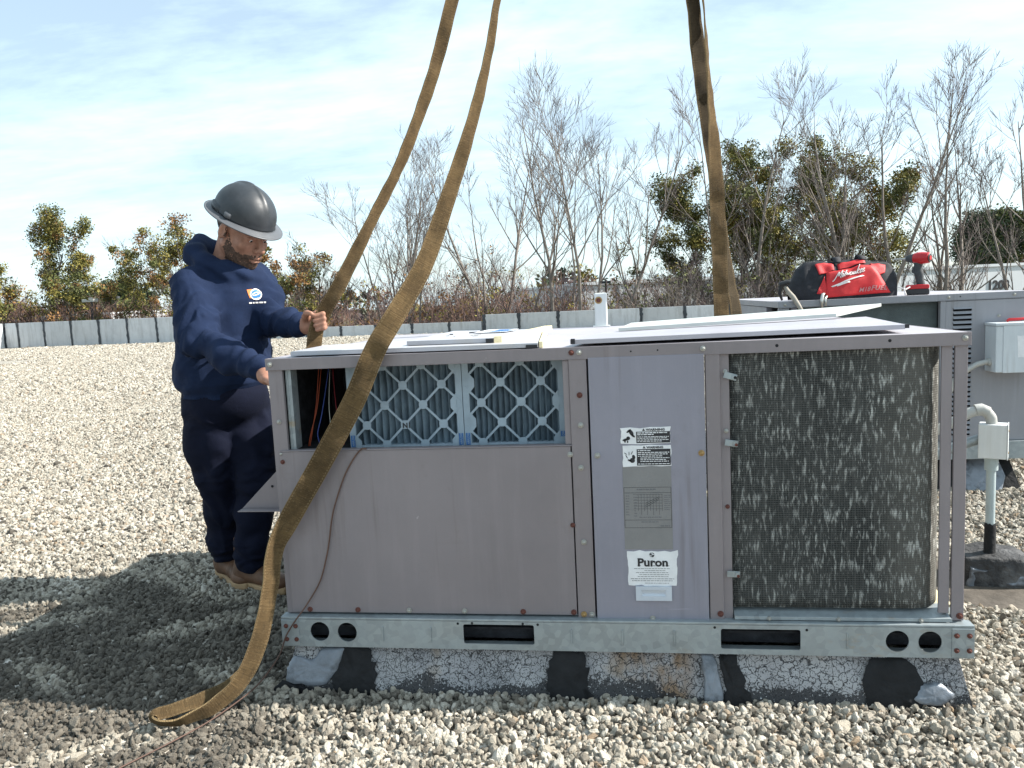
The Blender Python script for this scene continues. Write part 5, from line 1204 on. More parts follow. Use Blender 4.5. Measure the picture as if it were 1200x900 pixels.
# disconnect switch box on its front
S = thing('disconnect_box', (3.08, Y2-.06, .70), 'pale grey electrical disconnect box on the grey unit behind', 'electrical box')
bx0, bx1, bz0, bz1, by0 = 3.055, 3.28, .682, .945, Y2-.135
mb = MB(); mb.box(bx0, bx1, by0, Y2-.005, bz0, bz1-.012); mb.build('box_body', 'box_paint', S, bevel=.004)
mb = MB(); mb.box(bx0-.004, bx1+.004, by0-.006, Y2-.007, bz1-.011, bz1+.003); mb.box(bx0+.035, bx1+.003, by0-.004, by0-.0005, bz0-.002, bz1-.0115); mb.build('cover', 'box_paint', S, bevel=.002)
MB().prism(jag(bx0+.105, bx0+.155, bz0+.08, bz0+.195, 4, .003, 4), by0-.0050, by0-.0042).build('sticker', 'sticker_white', S)
m_ = MB(); P = [(bx0+.09, Y2-.05, bz1+.006), (bx0+.10, Y2-.05, bz1+.016), (bx0+.16, Y2-.05, bz1+.016), (bx0+.175, Y2-.05, bz1+.018), (bx0+.195, Y2-.05, bz1+.006)]; m_.tube(P, .008, 8); m_.build('switch_handle', 'tool_red', S, smooth='auto')
# flexible conduit leaving the lower corner of the box
mb = MB(); P = np.array([(3.062, Y2-.07, .735), (3.035, Y2-.075, .737), (2.985, Y2-.078, .725), (2.93, Y2-.075, .690), (2.88, Y2-.06, .64), (2.85, Y2-.05, .55), (2.84, Y2-.05, .30)]); n = len(P); t = np.linspace(0, n-1, 150); P = np.array([[np.interp(q, range(n), P[:, a]) for a in range(3)] for q in t])
for _ in range(14): P[1:-1] = (P[:-2]+2*P[1:-1]+P[2:])/4
c_ = tag(mb.tube(P, .0145+.0012*np.sin(np.arange(150)*2.2), 10).build('conduit', 'pvc_white', None, smooth=True), 'ribbed grey flexible conduit leaving the disconnect box', 'conduit')
MB().tube([(3.07, Y2-.07, .735), (3.04, Y2-.072, .736)], [.023, .021], 12).build('connector', 'pvc_white', c_, smooth='auto')
# ---- junction box on a pipe stand with a tarred block
J = thing('junction_box_stand', (2.49, .95, 0), 'pale junction box on a grey pipe standing in a tarred block', 'junction box')
jx, jy = 2.475, .93
rj = rotm(0, 0, R(-26)); 
mb = MB(); mb.obox((jx, jy, .572), (.094, .070, .132), rj); mb.build('box_body', 'white_paint', J, bevel=.003)
mb = MB(); mb.obox(np.array((jx, jy, .572))+rj@V3(.0486, 0, 0), (.003, .074, .136), rj); mb.build('cover', 'white_paint', J, bevel=.001)
for z in (.612, .527):
    p = np.array((jx, jy, z))+rj@V3(.0502, .0, 0); MB().cyl(p, p+rj@V3(.002, 0, 0), .0045, n=10).build('screw', 'screw_brass', J)
MB().tube([(jx, jy+.01, .02), (jx, jy+.01, .5)], .0165, 16).build('pipe', 'pvc_green', J, smooth='auto')
MB().tube([(jx, jy+.01, .455), (jx, jy+.01, .49), (jx, jy+.01, .505)], [.0235, .0235, .026], 16).build('pipe_collar', 'pvc_green', J, smooth='auto')
rg = np.random.RandomState(2); th = np.arange(16)*2*math.pi/16; V = np.array([[(jx+(.0185+.03*max(0, (.14-z)/.05)**2*(z < .14)+.003*rg.rand())*math.cos(a), jy+.01+(.0185+.03*max(0, (.14-z)/.05)**2*(z < .14)+.003*rg.rand())*math.sin(a), z+.012*rg.rand()*(z > .2)) for z in (.09, .11, .13, .16, .2, .235)] for a in th])
m_ = MB(); m_.grid(V, 0, True); m_.build('tar_collar', 'mastic', J, smooth=True)
# the block itself, lumpy
def lump(c, size, seed, mat, parent, name, n=7, amp=.008, rz=0):
    bm = bmesh.new(); bmesh.ops.create_cube(bm, size=1); bmesh.ops.subdivide_edges(bm, edges=bm.edges, cuts=n, use_grid_fill=True); r = np.random.RandomState(seed); M = rotm(0, 0, rz); v = np.array([x.co for x in bm.verts])
    f = np.abs(v).max(1, keepdims=True); sph = v/np.linalg.norm(v, axis=1, keepdims=True)*.62; v = v*.86+sph*.14; v = v*np.array(size); v = v+amp*np.stack([vnoise(v+seed, 14, 40+i)+.5*vnoise(v+seed, 37, 43+i) for i in range(3)], 1); w = v@M.T+np.array(c)-origin_of(parent)
    for x, p in zip(bm.verts, w): x.co = p
    me = bpy.data.meshes.new(name); bm.to_mesh(me); bm.free(); me.materials.append(MATS[mat]); me.polygons.foreach_set('use_smooth', [True]*len(me.polygons)); o = bpy.data.objects.new(name, me); COL.objects.link(o); o.parent = parent; return o
lump((2.485, .965, .055), (.235, .19, .135), 3, 'concrete_tarred', J, 'block', rz=R(-6))
for cx_, cz_, w_, h_ in ((2.42, .05, .075, .085), (2.55, .05, .085, .07)):
    lump((cx_, .886-.014*(cx_ > 2.5), cz_), (w_, .028, h_), int(cx_*100), 'mastic_silver', J, 'silver_patch', 6, .022, R(-6))
ft = []; mb = MB(); n = 40; V = []
for k in range(n):
    a = 2*math.pi*k/n; r_ = 1+.10*math.sin(3*a+1)+.07*math.sin(7*a); V.append((2.52+.40*r_*math.cos(a), .92+.30*r_*math.sin(a)))
mb.prism(V, .0, .009, 'z'); fp = mb.build('roof_patch', 'roof_felt'); tag(fp, kind='structure')
# rigid conduits between the units, ending in the junction box
def bent(P, r, mat, label, name='conduit', cat='conduit', it=10):
    P = np.array(P, float); n = len(P); t = np.linspace(0, n-1, n*12); P = np.array([[np.interp(q, range(n), P[:, a]) for a in range(3)] for q in t])
    for _ in range(it): P[1:-1] = (P[:-2]+2*P[1:-1]+P[2:])/4
    return tag(MB().tube(P, r, 14).build(name, mat, None, smooth='auto'), label, cat)
c_ = bent([(jx-.005, jy, .636), (jx-.008, jy, .662), (jx-.028, jy+.005, .690), (jx-.075, jy+.01, .684), (jx-.14, jy+.02, .640), (jx-.30, jy+.05, .55), (jx-.44, jy+.08, .47)], .0195, 'pvc_white', 'thick grey elbow conduit rising over the top of the junction box')
MB().tube([(jx-.020, jy+.003, .682), (jx-.042, jy+.006, .694), (jx-.062, jy+.008, .690)], .0225, 14).build('coupling', 'pvc_white', c_, smooth='auto')
bent([(jx-.03, jy+.03, .575), (jx-.10, jy+.04, .548), (jx-.25, jy+.06, .48), (jx-.42, jy+.08, .42)], .019, 'galvanised', 'lower straight grey conduit entering the side of the junction box')

# ================================================================== TOOLS ON THE SECOND UNIT
ZT2 = Z2t+.001
BAG = thing('tool_bag', (2.36, 2.56, ZT2), 'soft black tool bag with red front and white lettering on the rear unit', 'tool bag')
bxc = 2.355; bL = .284
def bag_h(u): return np.interp(u, [-1, -.92, -.7, -.4, 0, .4, .75, .93, 1], [.12, .165, .208, .222, .222, .216, .202, .180, .15])
def bag_surf(u, w, off=0):
    # u along -1..1, w round the section 0..1 (front bottom -> front top -> back)
    u = np.asarray(u, float); w = np.asarray(w, float); a = math.pi*w; h = bag_h(u); d = .120*(1-.35*np.abs(u)**5)
    ca, sa = np.cos(a), np.sin(a); k = 3.2; rr = (np.abs(ca)**k+np.abs(sa)**k)**(-1/k)
    y = -ca*rr*d*(1-.42*np.clip(sa*rr, 0, 1)**1.5); z = sa*rr*h
    q = np.stack([u*3, y*9, z*9], -1).reshape(-1, 3)
    nz = (vnoise(q, 1.1, 51)*.012+vnoise(q, 2.6, 52)*.006).reshape(y.shape)
    nl = np.sqrt((y/d)**2+(z/h)**2)+1e-6; s = 1+(off+nz)/(.12*nl)
    return np.stack([bxc+u*bL*(1+.02*np.sin(w*9)), 2.56+y*s, ZT2+.002+np.maximum(z*s, 0)], -1)
def hw_(t): t = np.clip(t, .01, .995); return np.arctan2(t, (1-t**3.2)**(1/3.2))/math.pi
UU, WW = np.meshgrid(np.linspace(-1, 1, 48), np.linspace(0, 1, 40), indexing='ij'); mb = MB(); Vb = bag_surf(UU, WW); mb.grid(Vb)
for e in (0, -1):
    k0 = len(mb.v); c = Vb[e].mean(0)+np.array([(.022 if e else -.022), 0, .02]); mb.add([tuple(c)], []); base = (0 if e == 0 else 47)*40; mb.f += [(base+j, base+j+1, k0) for j in range(39)]; mb.mi += [0]*39
mb.build('bag_body', 'bag_black', BAG, smooth=True)
def bag_quad(c4, name, mat, off=.004, n=14):
    # corners in (u, height fraction 0..1) on the front: bottom-left, bottom-right, top-right, top-left
    c4 = np.array(c4, float); s, t = np.meshgrid(np.linspace(0, 1, n), np.linspace(0, 1, n), indexing='ij')
    p = (c4[0]*(1-s)[..., None]+c4[1]*s[..., None])*(1-t)[..., None]+(c4[3]*(1-s)[..., None]+c4[2]*s[..., None])*t[..., None]
    mb = MB(); mb.grid(bag_surf(p[..., 0], hw_(p[..., 1]), off)); o = mb.build(name, mat, BAG, smooth=True); so = o.modifiers.new('solid', 'SOLIDIFY'); so.thickness = .003; return o
fp_ = bag_quad([(-.40, .03), (.84, .10), (.52, .80), (-.36, .66)], 'front_panel', 'bag_red', .006)
bag_quad([(-.58, .14), (-.36, .10), (-.40, .58), (-.52, .30)], 'front_panel', 'bag_red', .0045)
bag_quad([(-.50, .62), (-.20, .72), (-.20, .93), (-.56, .88)], 'front_panel', 'bag_red', .004)
bag_quad([(-.12, .74), (.40, .84), (.40, .95), (-.12, .92)], 'front_panel', 'bag_red', .004)
bag_quad([(.56, .50), (.74, .62), (.80, .90), (.50, .88)], 'front_panel', 'bag_red', .0045)
def bag_text(txt, size, u0, w0, du, dw, name, mat, shear=.0, bold=0, sp=1.0):
    def mp(co): return bag_surf(u0+co[:, 0]*du/bL+co[:, 1]*dw[0], hw_(w0+(co[:, 1]+co[:, 0]*dw[1])/.21), .0105)
    return lettering(name, txt, size, (0, 0, 0), mat, fp_, shear=shear, bold=bold, mapf=mp, ext=0, spacing=sp)
# the maker's word in a joined script, stroke by stroke
def arcp(cx_, cz_, rx, rz, a0, a1, k=9): return [(cx_+rx*math.cos(R(a)), cz_+rz*math.sin(R(a))) for a in np.linspace(a0, a1, k)]
SCR = [[(-.25, -.05), (.0, .1), (.30, 1.95), (.42, 1.6), (.55, .55), (1.0, 2.0), (1.08, 1.6), (1.10, .2), (1.3, .1)],
       [(1.42, .95), (1.42, .15), (1.6, .1), (1.74, .6), (1.86, 1.9), (1.80, .9), (1.86, .12), (2.02, .15)], [(1.42, 1.35), (1.46, 1.45)],
       [(2.08, .95), (2.14, .12), (2.34, .75), (2.44, .12), (2.62, .35), (2.72, .95)],
       arcp(3.02, .5, .24, .46, 60, 380, 12)+[(3.24, .9), (3.26, .15), (3.42, .25)],
       [(3.48, .95), (3.50, .25), (3.64, .08), (3.80, .35), (3.84, .95), (3.86, .15), (4.0, .2)],
       [(4.18, 1.95), (4.14, .9), (4.14, .05)], [(4.52, .95), (4.17, .5), (4.56, .06), (4.66, .15)],
       [(4.72, .48), (5.0, .62), (5.0, .9), (4.84, .95), (4.74, .6), (4.80, .15), (4.98, .06), (5.14, .25)],
       [(5.20, .48), (5.48, .62), (5.48, .9), (5.32, .95), (5.22, .6), (5.28, .15), (5.46, .06), (5.7, .3)]]
for st_ in SCR:
    q = np.array(st_, float); t = np.linspace(0, len(q)-1, len(q)*4); q = np.array([[np.interp(v, range(len(q)), q[:, a]) for a in (0, 1)] for v in t])
    for _ in range(2): q[1:-1] = (q[:-2]+2*q[1:-1]+q[2:])/4
    u = -.235+(q[:, 0]+q[:, 1]*.42)*.1015; t_ = .43+q[:, 1]*.098+q[:, 0]*.032
    P = bag_surf(u, hw_(t_), .0085); m_ = MB(); m_.tube(P, .0026, 6); m_.build('bag_lettering', 'logo_white', fp_, smooth=True)
bag_text('FUEL', .032, .44, .16, 1.2, (0, .05), 'bag_lettering', 'logo_pink', .3, .0008, 1.1); bag_text('M18', .030, .22, .135, 1.1, (0, .05), 'bag_lettering', 'logo_pink', .3, .0004, 1.0)
bag_quad([(-.30, .30), (-.27, .275), (.34, .52), (.30, .535)], 'bag_stroke', 'logo_white', .0085, 8); bag_quad([(-.19, .285), (.06, .36), (.05, .385), (-.19, .32)], 'bag_stroke', 'logo_white', .0087, 6)
for u in (-.12, .36):    # carry handles folded over the top
    w = np.linspace(.30, .62, 16); A = bag_surf(np.full(16, u-.075), w, .008); B_ = bag_surf(np.full(16, u+.075), w, .008); lift = np.sin(np.linspace(0, math.pi, 16))*.010; A[:, 2] += lift; B_[:, 2] += lift
    m_ = MB(); m_.grid(np.stack([A, B_])); o = m_.build('handle', 'bag_black', BAG, smooth=True); so = o.modifiers.new('solid', 'SOLIDIFY'); so.thickness = .005
w = np.linspace(-.98, .98, 40); m_ = MB(); m_.grid(np.stack([bag_surf(w, np.full(40, .485), .005), bag_surf(w, np.full(40, .515), .005)])); o = m_.build('zip', 'tool_grey', BAG); so = o.modifiers.new('solid', 'SOLIDIFY'); so.thickness = .004
m_ = MB(); m_.tube([(2.63, 2.44, ZT2+.05), (2.655, 2.42, ZT2+.04), (2.662, 2.41, ZT2+.004)], [.005, .004, .0045], 6); m_.tube([(2.662, 2.418, ZT2+.035), (2.69, 2.43, ZT2+.048)], .004, 6); m_.build('buckle_strap', 'logo_white', BAG)
# impact driver standing on its battery, nose to the left and away
DR = thing('impact_driver', (2.755, 2.52, ZT2), 'red and black cordless impact driver standing on its battery pack', 'power tool')
ax = V3(-.72, .69, .02); ax /= np.linalg.norm(ax); hc = V3(2.768, 2.505, ZT2+.208)
MB().tube([hc-ax*.055, hc-ax*.050, hc-ax*.02, hc+ax*.01, hc+ax*.03], [.018, .030, .034, .034, .029], 20).build('motor_housing', 'tool_red', DR, smooth='auto')
MB().tube([hc-ax*.0575, hc-ax*.0555], [.022, .025], 18).build('end_cap', 'tool_black', DR)
MB().tube([hc-ax*.0595, hc-ax*.0578], [.013, .013], 14).build('badge', 'tool_red', DR)
MB().tube([hc+ax*.03, hc+ax*.06, hc+ax*.075], [.028, .023, .015], 18).build('gear_nose', 'tool_grey', DR, smooth='auto')
MB().tube([hc+ax*.07, hc+ax*.095, hc+ax*.15], [.008, .0045, .0035], 8).build('bit', 'steel', DR)
def hand_grip(P):
    d = sd_chain(P, [(2.760, 2.512, ZT2+.185), (2.764, 2.508, ZT2+.12), (2.775, 2.505, ZT2+.055)], [.022, .0195, .023], .02)
    return smin(d, sd_cone(P, (2.74, 2.518, ZT2+.155), (2.735, 2.52, ZT2+.132), .008, .007), .008)
V, F = sdf_mesh(hand_grip, (2.68, 2.45, ZT2+.02), (2.83, 2.57, ZT2+.24), .004); raw_mesh('grip', V, F, 'tool_grey', DR)
rz_ = rotm(0, 0, R(-14)); MB().obox((2.757, 2.51, ZT2+.046), (.118, .074, .026), rz_).build('battery_clip', 'tool_red', DR, bevel=.008)
MB().obox((2.755, 2.51, ZT2+.0175), (.122, .078, .034), rz_).build('battery_pack', 'tool_black', DR, bevel=.007)
# hammer leaning over the front edge, and a small spring clip
HM_ = thing('hammer', (2.03, 2.33, ZT2), 'hammer with dark head and worn grey handle leaning left of the tool bag', 'hammer')
P = np.array([(2.005, 2.40, ZT2+.085), (2.02, 2.385, ZT2+.055), (2.042, 2.35, ZT2+.020), (2.065, 2.315, ZT2-.03), (2.085, 2.29, ZT2-.08)]); MB().tube(P, [.011, .013, .014, .012, .010], 10).build('handle', 'wood_grey', HM_, smooth=True)
MB().tube([(1.972, 2.395, ZT2+.092), (1.985, 2.395, ZT2+.098), (2.02, 2.395, ZT2+.108), (2.03, 2.395, ZT2+.104)], [.013, .015, .015, .017], 12).build('head', 'tool_black', HM_, smooth='auto')
MB().tube([(1.985, 2.40, ZT2+.10), (1.975, 2.40, ZT2+.05), (1.99, 2.40, ZT2+.006)], [.012, .011, .006], 8).build('claw', 'tool_black', HM_, smooth='auto')
CL = thing('spring_clip', (2.20, 2.345, ZT2), 'small pale metal spring clip hooked on the edge under the bag', 'clip')
MB().tube([(2.193, 2.33, ZT2-.045), (2.192, 2.335, ZT2+.002), (2.200, 2.35, ZT2+.030), (2.212, 2.36, ZT2+.034)], [.006, .010, .010, .006], 8).build('jaw', 'steel', CL, smooth=True)
MB().tube([(2.212, 2.328, ZT2-.035), (2.210, 2.335, ZT2+.003), (2.222, 2.35, ZT2+.02)], [.005, .007, .006], 8).build('jaw', 'steel', CL, smooth=True)
# ================================================================== BEYOND THE ROOF
GZ = -6.0
def at(px, d, z=0.0):
    # ground position a given way along the bearing of a column of the picture, d metres in front of the camera
    k = cam_f+cam_r*(px-600)/900.0; k = k/np.hypot(k[0], k[1])*d; return V3(CAM[0]+k[0], CAM[1]+k[1], z)
def ztop(px, py, d): return CAM[2]+((350.9-.0483*(px-600))-py)/900.0*d*math.cos(math.atan((px-600)/900.))
def tubes(P, Rr, sides):
    # P (N,K,3), R (N,K) -> vertices and quads for all N branches at once
    N, K = Rr.shape; T = np.gradient(P, axis=1); T /= np.linalg.norm(T, axis=2, keepdims=True)+1e-9
    ref = np.where(np.abs(T[..., 2:3]) < .9, np.array([0, 0, 1.]), np.array([1., 0, 0])); A = np.cross(T, ref); A /= np.linalg.norm(A, axis=2, keepdims=True)+1e-9; B = np.cross(T, A)
    th = np.arange(sides)*2*math.pi/sides
    V = P[:, :, None]+Rr[:, :, None, None]*(np.cos(th)[:, None]*A[:, :, None]+np.sin(th)[:, None]*B[:, :, None])
    i, k, j = np.meshgrid(np.arange(N), np.arange(K-1), np.arange(sides), indexing='ij'); b = (i*K+k)*sides; j2 = (j+1) % sides
    F = np.stack([b+j, b+j2, b+sides+j2, b+sides+j], -1).reshape(-1, 4); return V.reshape(-1, 3), F
def shoots(r, start, dirs, length, rad, K, wob, up, taper=.35):
    N = len(start); P = np.zeros((N, K, 3)); P[:, 0] = start; d = dirs.copy(); st = (length/(K-1))[:, None]
    for k in range(1, K):
        d = d+r.normal(0, wob, (N, 3))+np.array([0, 0, up]); d /= np.linalg.norm(d, axis=1, keepdims=True); P[:, k] = P[:, k-1]+d*st
    return P, rad[:, None]*np.linspace(1, taper, K)[None]
def offspring(r, P, Rr, L, n, t0, ang, ratio, rr):
    N, K, _ = P.shape; idx = np.repeat(np.arange(N), n); t = r.uniform(t0, 1, len(idx))**.8; f = t*(K-1); k = np.minimum(f.astype(int), K-2); w = (f-k)[:, None]
    s = P[idx, k]*(1-w)+P[idx, k+1]*w; tg = P[idx, k+1]-P[idx, k]; tg /= np.linalg.norm(tg, axis=1, keepdims=True)+1e-9
    q = r.normal(size=(len(idx), 3)); q -= tg*(q*tg).sum(1, keepdims=True); q /= np.linalg.norm(q, axis=1, keepdims=True)
    a = np.radians(r.normal(ang, 9, len(idx)))[:, None]; d = tg*np.cos(a)+q*np.sin(a)
    return s, d, L[idx]*ratio*(1.15-.65*t)*r.uniform(.7, 1.25, len(idx)), (Rr[idx, k]*(1-w[:, 0])+Rr[idx, k+1]*w[:, 0])*rr
def leaves(r, cen, rad, n, size):
    c = np.repeat(cen, n, 0); R_ = np.repeat(rad, n); p = r.normal(size=(len(c), 3)); p /= np.linalg.norm(p, axis=1, keepdims=True); p = c+p*(R_*r.rand(len(c))**.45)[:, None]*np.array([1, 1, .8])
    a = r.normal(size=(len(c), 3)); a /= np.linalg.norm(a, axis=1, keepdims=True); b = np.cross(a, r.normal(size=(len(c), 3))); b /= np.linalg.norm(b, axis=1, keepdims=True); s = (size*r.uniform(.6, 1.4, len(c)))[:, None]
    V = np.stack([p-a*s, p+b*s*.55, p+a*s, p-b*s*.55], 1).reshape(-1, 3); return V, np.arange(len(V)).reshape(-1, 4)
def tree(name, px, d, py, half, label, stems=3, bark='bark_light', seed=0, nb=11, nt=8, nf=6, leaf=None, spread=.33, up=.10, clump=0, csize=.75, per=70, lsize=.13, leafmats=('leaf_green', 'leaf_olive'), low=.25, group=None, fine=.0078, lean=0, t0=.3, dense=None):
    r = np.random.RandomState(seed+11); base = at(px, d, GZ); H = ztop(px, py, d)-GZ; W = half/900.*d
    root = thing(name, tuple(base), label, 'tree', group)
    ph = r.uniform(0, 6.28)+np.arange(stems)*2*math.pi/stems; tilt = r.uniform(.35, 1.0, stems)*spread*(stems > 1)
    dirs = np.stack([np.cos(ph)*np.sin(tilt)+lean, np.sin(ph)*np.sin(tilt), np.cos(tilt)], 1); L0 = H*r.uniform(.80, 1.0, stems)/np.maximum(.8, np.cos(tilt)); L0[0] = H*.98
    P0, R0 = shoots(r, np.tile(base, (stems, 1))+r.normal(0, .12, (stems, 3))*np.array([1, 1, 0]), dirs, L0, r.uniform(.11, .19, stems)*(1.5 if stems < 3 else 1), 10, .045, .05, .12)
    s, dd, L1, r1 = offspring(r, P0, R0, L0, nb, low, 33, .40, .55); L1 = np.minimum(L1, W*1.25); P1, R1 = shoots(r, s, dd, L1, np.maximum(r1, .018), 7, .055, up, .3)
    s, dd, L2, r2 = offspring(r, P1, R1, L1, nt, .2, 32, .50, .6); P2, R2 = shoots(r, s, dd, L2, np.maximum(r2, .0105), 5, .055, up*1.2, .45)
    V2, F2 = tubes(P2, R2, 3)
    s, dd, L3, r3 = offspring(r, P2, R2, L2, nf, .12, 28, .60, .65); P3, R3 = shoots(r, s, dd, np.maximum(L3, .35), np.full(len(s), fine), 4, .05, up*1.4, .6)
    # set the crown over its column and bring its top to its height
    tips = P2[:, -1]; k = (tips-CAM); dx = px-(600+900*np.median((k@cam_r)/(k@cam_f))); sh = cam_r*V3(1, 1, 0)*dx/900.*d*math.cos(math.atan((px-600)/900.)); zs = H/(np.percentile(P3[:, -1, 2], 99.7)-GZ)
    for A in (P0, P1, P2, P3): A += sh*np.clip((A[..., 2:3]-GZ)/(.55*H), 0, 1); A[..., 2] = GZ+(A[..., 2]-GZ)*zs
    V0, F0 = tubes(P0, R0, 6); raw_mesh('trunk', V0, F0, bark, root); V1, F1 = tubes(P1, R1, 4); V2, F2 = tubes(P2, R2, 3); V3_, F3 = tubes(P3, R3, 3)
    tag(raw_mesh('limbs', np.concatenate([V1, V2]), np.concatenate([F1, F2+len(V1)]), bark, root), kind='stuff'); tag(raw_mesh('twigs', V3_, F3, 'bark_mauve' if bark == 'bark_light' else bark, root), kind='stuff')
    if clump:
        cand = np.concatenate([P2[:, -1], P2[:, 2], P1[:, -1], P1[:, 4]]); cand = cand[cand[:, 2] > base[2]+H*t0]
        pick = cand[r.choice(len(cand), min(clump, len(cand)), False)]; rad = csize*r.uniform(.55, 1.25, len(pick)); V, F = leaves(r, pick, rad, per, lsize)
        mi = np.repeat(r.choice(len(leafmats), len(pick), p=dense), per); tag(raw_mesh('crown', V, F, list(leafmats), root, smooth=False, mi=mi), kind='stuff')
    return root
TG = 'trees standing beyond the parapet'
L3m = ('leaf_green', 'leaf_olive', 'leaf_rust')
tree('semi_evergreen_tree', 22, 54, 245, 85, 'broad half leafy tree with olive clumps at the far left edge', 2, 'bark_dark', 1, 13, 8, 5, clump=300, csize=.55, per=95, lsize=.066, leafmats=L3m, dense=[.42, .46, .12], spread=.19, low=.35, group=TG, t0=.55)
tree('semi_evergreen_tree', 88, 52, 308, 45, 'small half leafy tree just right of the broad far left tree', 2, 'bark_dark', 2, 10, 7, 5, clump=90, csize=.48, per=90, lsize=.066, leafmats=L3m, dense=[.55, .35, .1], spread=.35, low=.4, group=TG, t0=.6)
tree('semi_evergreen_tree', 186, 50, 260, 45, 'half leafy tree with rust and olive clumps left of the worker', 3, 'bark_dark', 3, 12, 8, 5, clump=190, csize=.45, per=85, lsize=.066, leafmats=L3m, dense=[.30, .45, .25], spread=.3, low=.4, group=TG, t0=.52)
tree('semi_evergreen_tree', 300, 47, 275, 40, 'sparse tree with brown clumps right behind the hard hat', 3, 'bark_dark', 4, 10, 7, 6, clump=60, csize=.55, per=90, lsize=.08, leafmats=L3m, dense=[.2, .3, .5], spread=.35, low=.4, group=TG, t0=.5)
tree('bare_tree', 352, 45, 268, 50, 'dark twiggy tree between the worker and the rear left sling', 4, 'bark_dark', 5, 11, 8, 6, clump=44, csize=.55, per=90, lsize=.08, leafmats=L3m, dense=[.3, .3, .4], spread=.45, low=.3, group=TG, t0=.5)
tree('bare_tree', 478, 45, 168, 78, 'bare mauve many stemmed tree between the two left slings', 6, 'bark_light', 6, 10, 6, 5, spread=.30, low=.36, group=TG, lean=-.03)
tree('bare_tree', 585, 43, 112, 70, 'bare leaning tree just right of the front left sling', 4, 'bark_light', 7, 12, 6, 5, spread=.20, low=.3, group=TG, lean=-.12)
tree('bare_tree', 668, 40, 80, 92, 'tallest bare tree in the middle, above the white bracket', 5, 'bark_light', 8, 12, 7, 5, spread=.42, low=.34, group=TG)
tree('bare_tree', 790, 44, 238, 42, 'small sparse tree with green tufts left of the right slings', 3, 'bark_dark', 9, 10, 7, 5, clump=22, csize=.5, per=130, lsize=.066, leafmats=L3m, dense=[.7, .25, .05], spread=.55, low=.35, group=TG, t0=.5)
tree('evergreen_oak', 845, 50, 172, 62, 'dark green leafy oak just right of the right slings', 2, 'bark_dark', 10, 13, 9, 5, clump=420, csize=.62, per=105, lsize=.07, leafmats=L3m, dense=[.56, .42, .02], spread=.3, low=.35, group=TG, t0=.42)
tree('evergreen_oak', 955, 50, 168, 105, 'broad olive leafy oak behind the red tool bag', 3, 'bark_dark', 11, 15, 9, 5, clump=700, csize=.62, per=100, lsize=.07, leafmats=L3m, dense=[.40, .55, .05], spread=.36, low=.35, group=TG, t0=.40)
tree('bare_tree', 890, 42, 88, 58, 'bare tree rising out of the dark green oak', 3, 'bark_light', 12, 12, 6, 5, spread=.22, low=.3, group=TG)
tree('bare_tree', 985, 39, 50, 80, 'tall bare tree rising straight above the red tool bag', 4, 'bark_light', 13, 12, 7, 5, spread=.26, low=.38, group=TG)
tree('bare_tree', 1086, 40, 66, 55, 'tall narrow bare tree right of the impact driver', 3, 'bark_light', 14, 12, 7, 5, spread=.18, low=.3, group=TG)
tree('bare_tree', 1122, 42, 160, 35, 'shorter bare tree in front of the round dark evergreen', 3, 'bark_light', 15, 11, 6, 4, spread=.15, low=.3, group=TG, lean=-.03)
tree('bare_tree', 1208, 38, 80, 55, 'bare tree cut off by the right edge', 3, 'bark_light', 26, 11, 6, 5, spread=.14, low=.3, group=TG)
tree('evergreen_tree', 1165, 118, 250, 78, 'round dense dark evergreen behind the numbered building', 2, 'bark_dark', 17, 14, 9, 4, clump=520, csize=1.5, per=120, lsize=.16, leafmats=('leaf_pine', 'leaf_green'), dense=[.7, .3], spread=.35, low=.2, group=TG, t0=.2)
for i, (px, py, lab) in enumerate(((100, 338, 'low far pine left of the small lamp post'), (142, 326, 'far pine right behind the lamp post'), (168, 340, 'low far pine beside the rust clumped tree'))):
    tree('pine_tree', px, 92, py, 26, lab, 1, 'bark_dark', 30+i, 16, 6, 3, clump=70, csize=1.0, per=70, lsize=.2, leafmats=('leaf_pine', 'leaf_green'), dense=[.6, .4], low=.5, group='far pines', t0=.5)
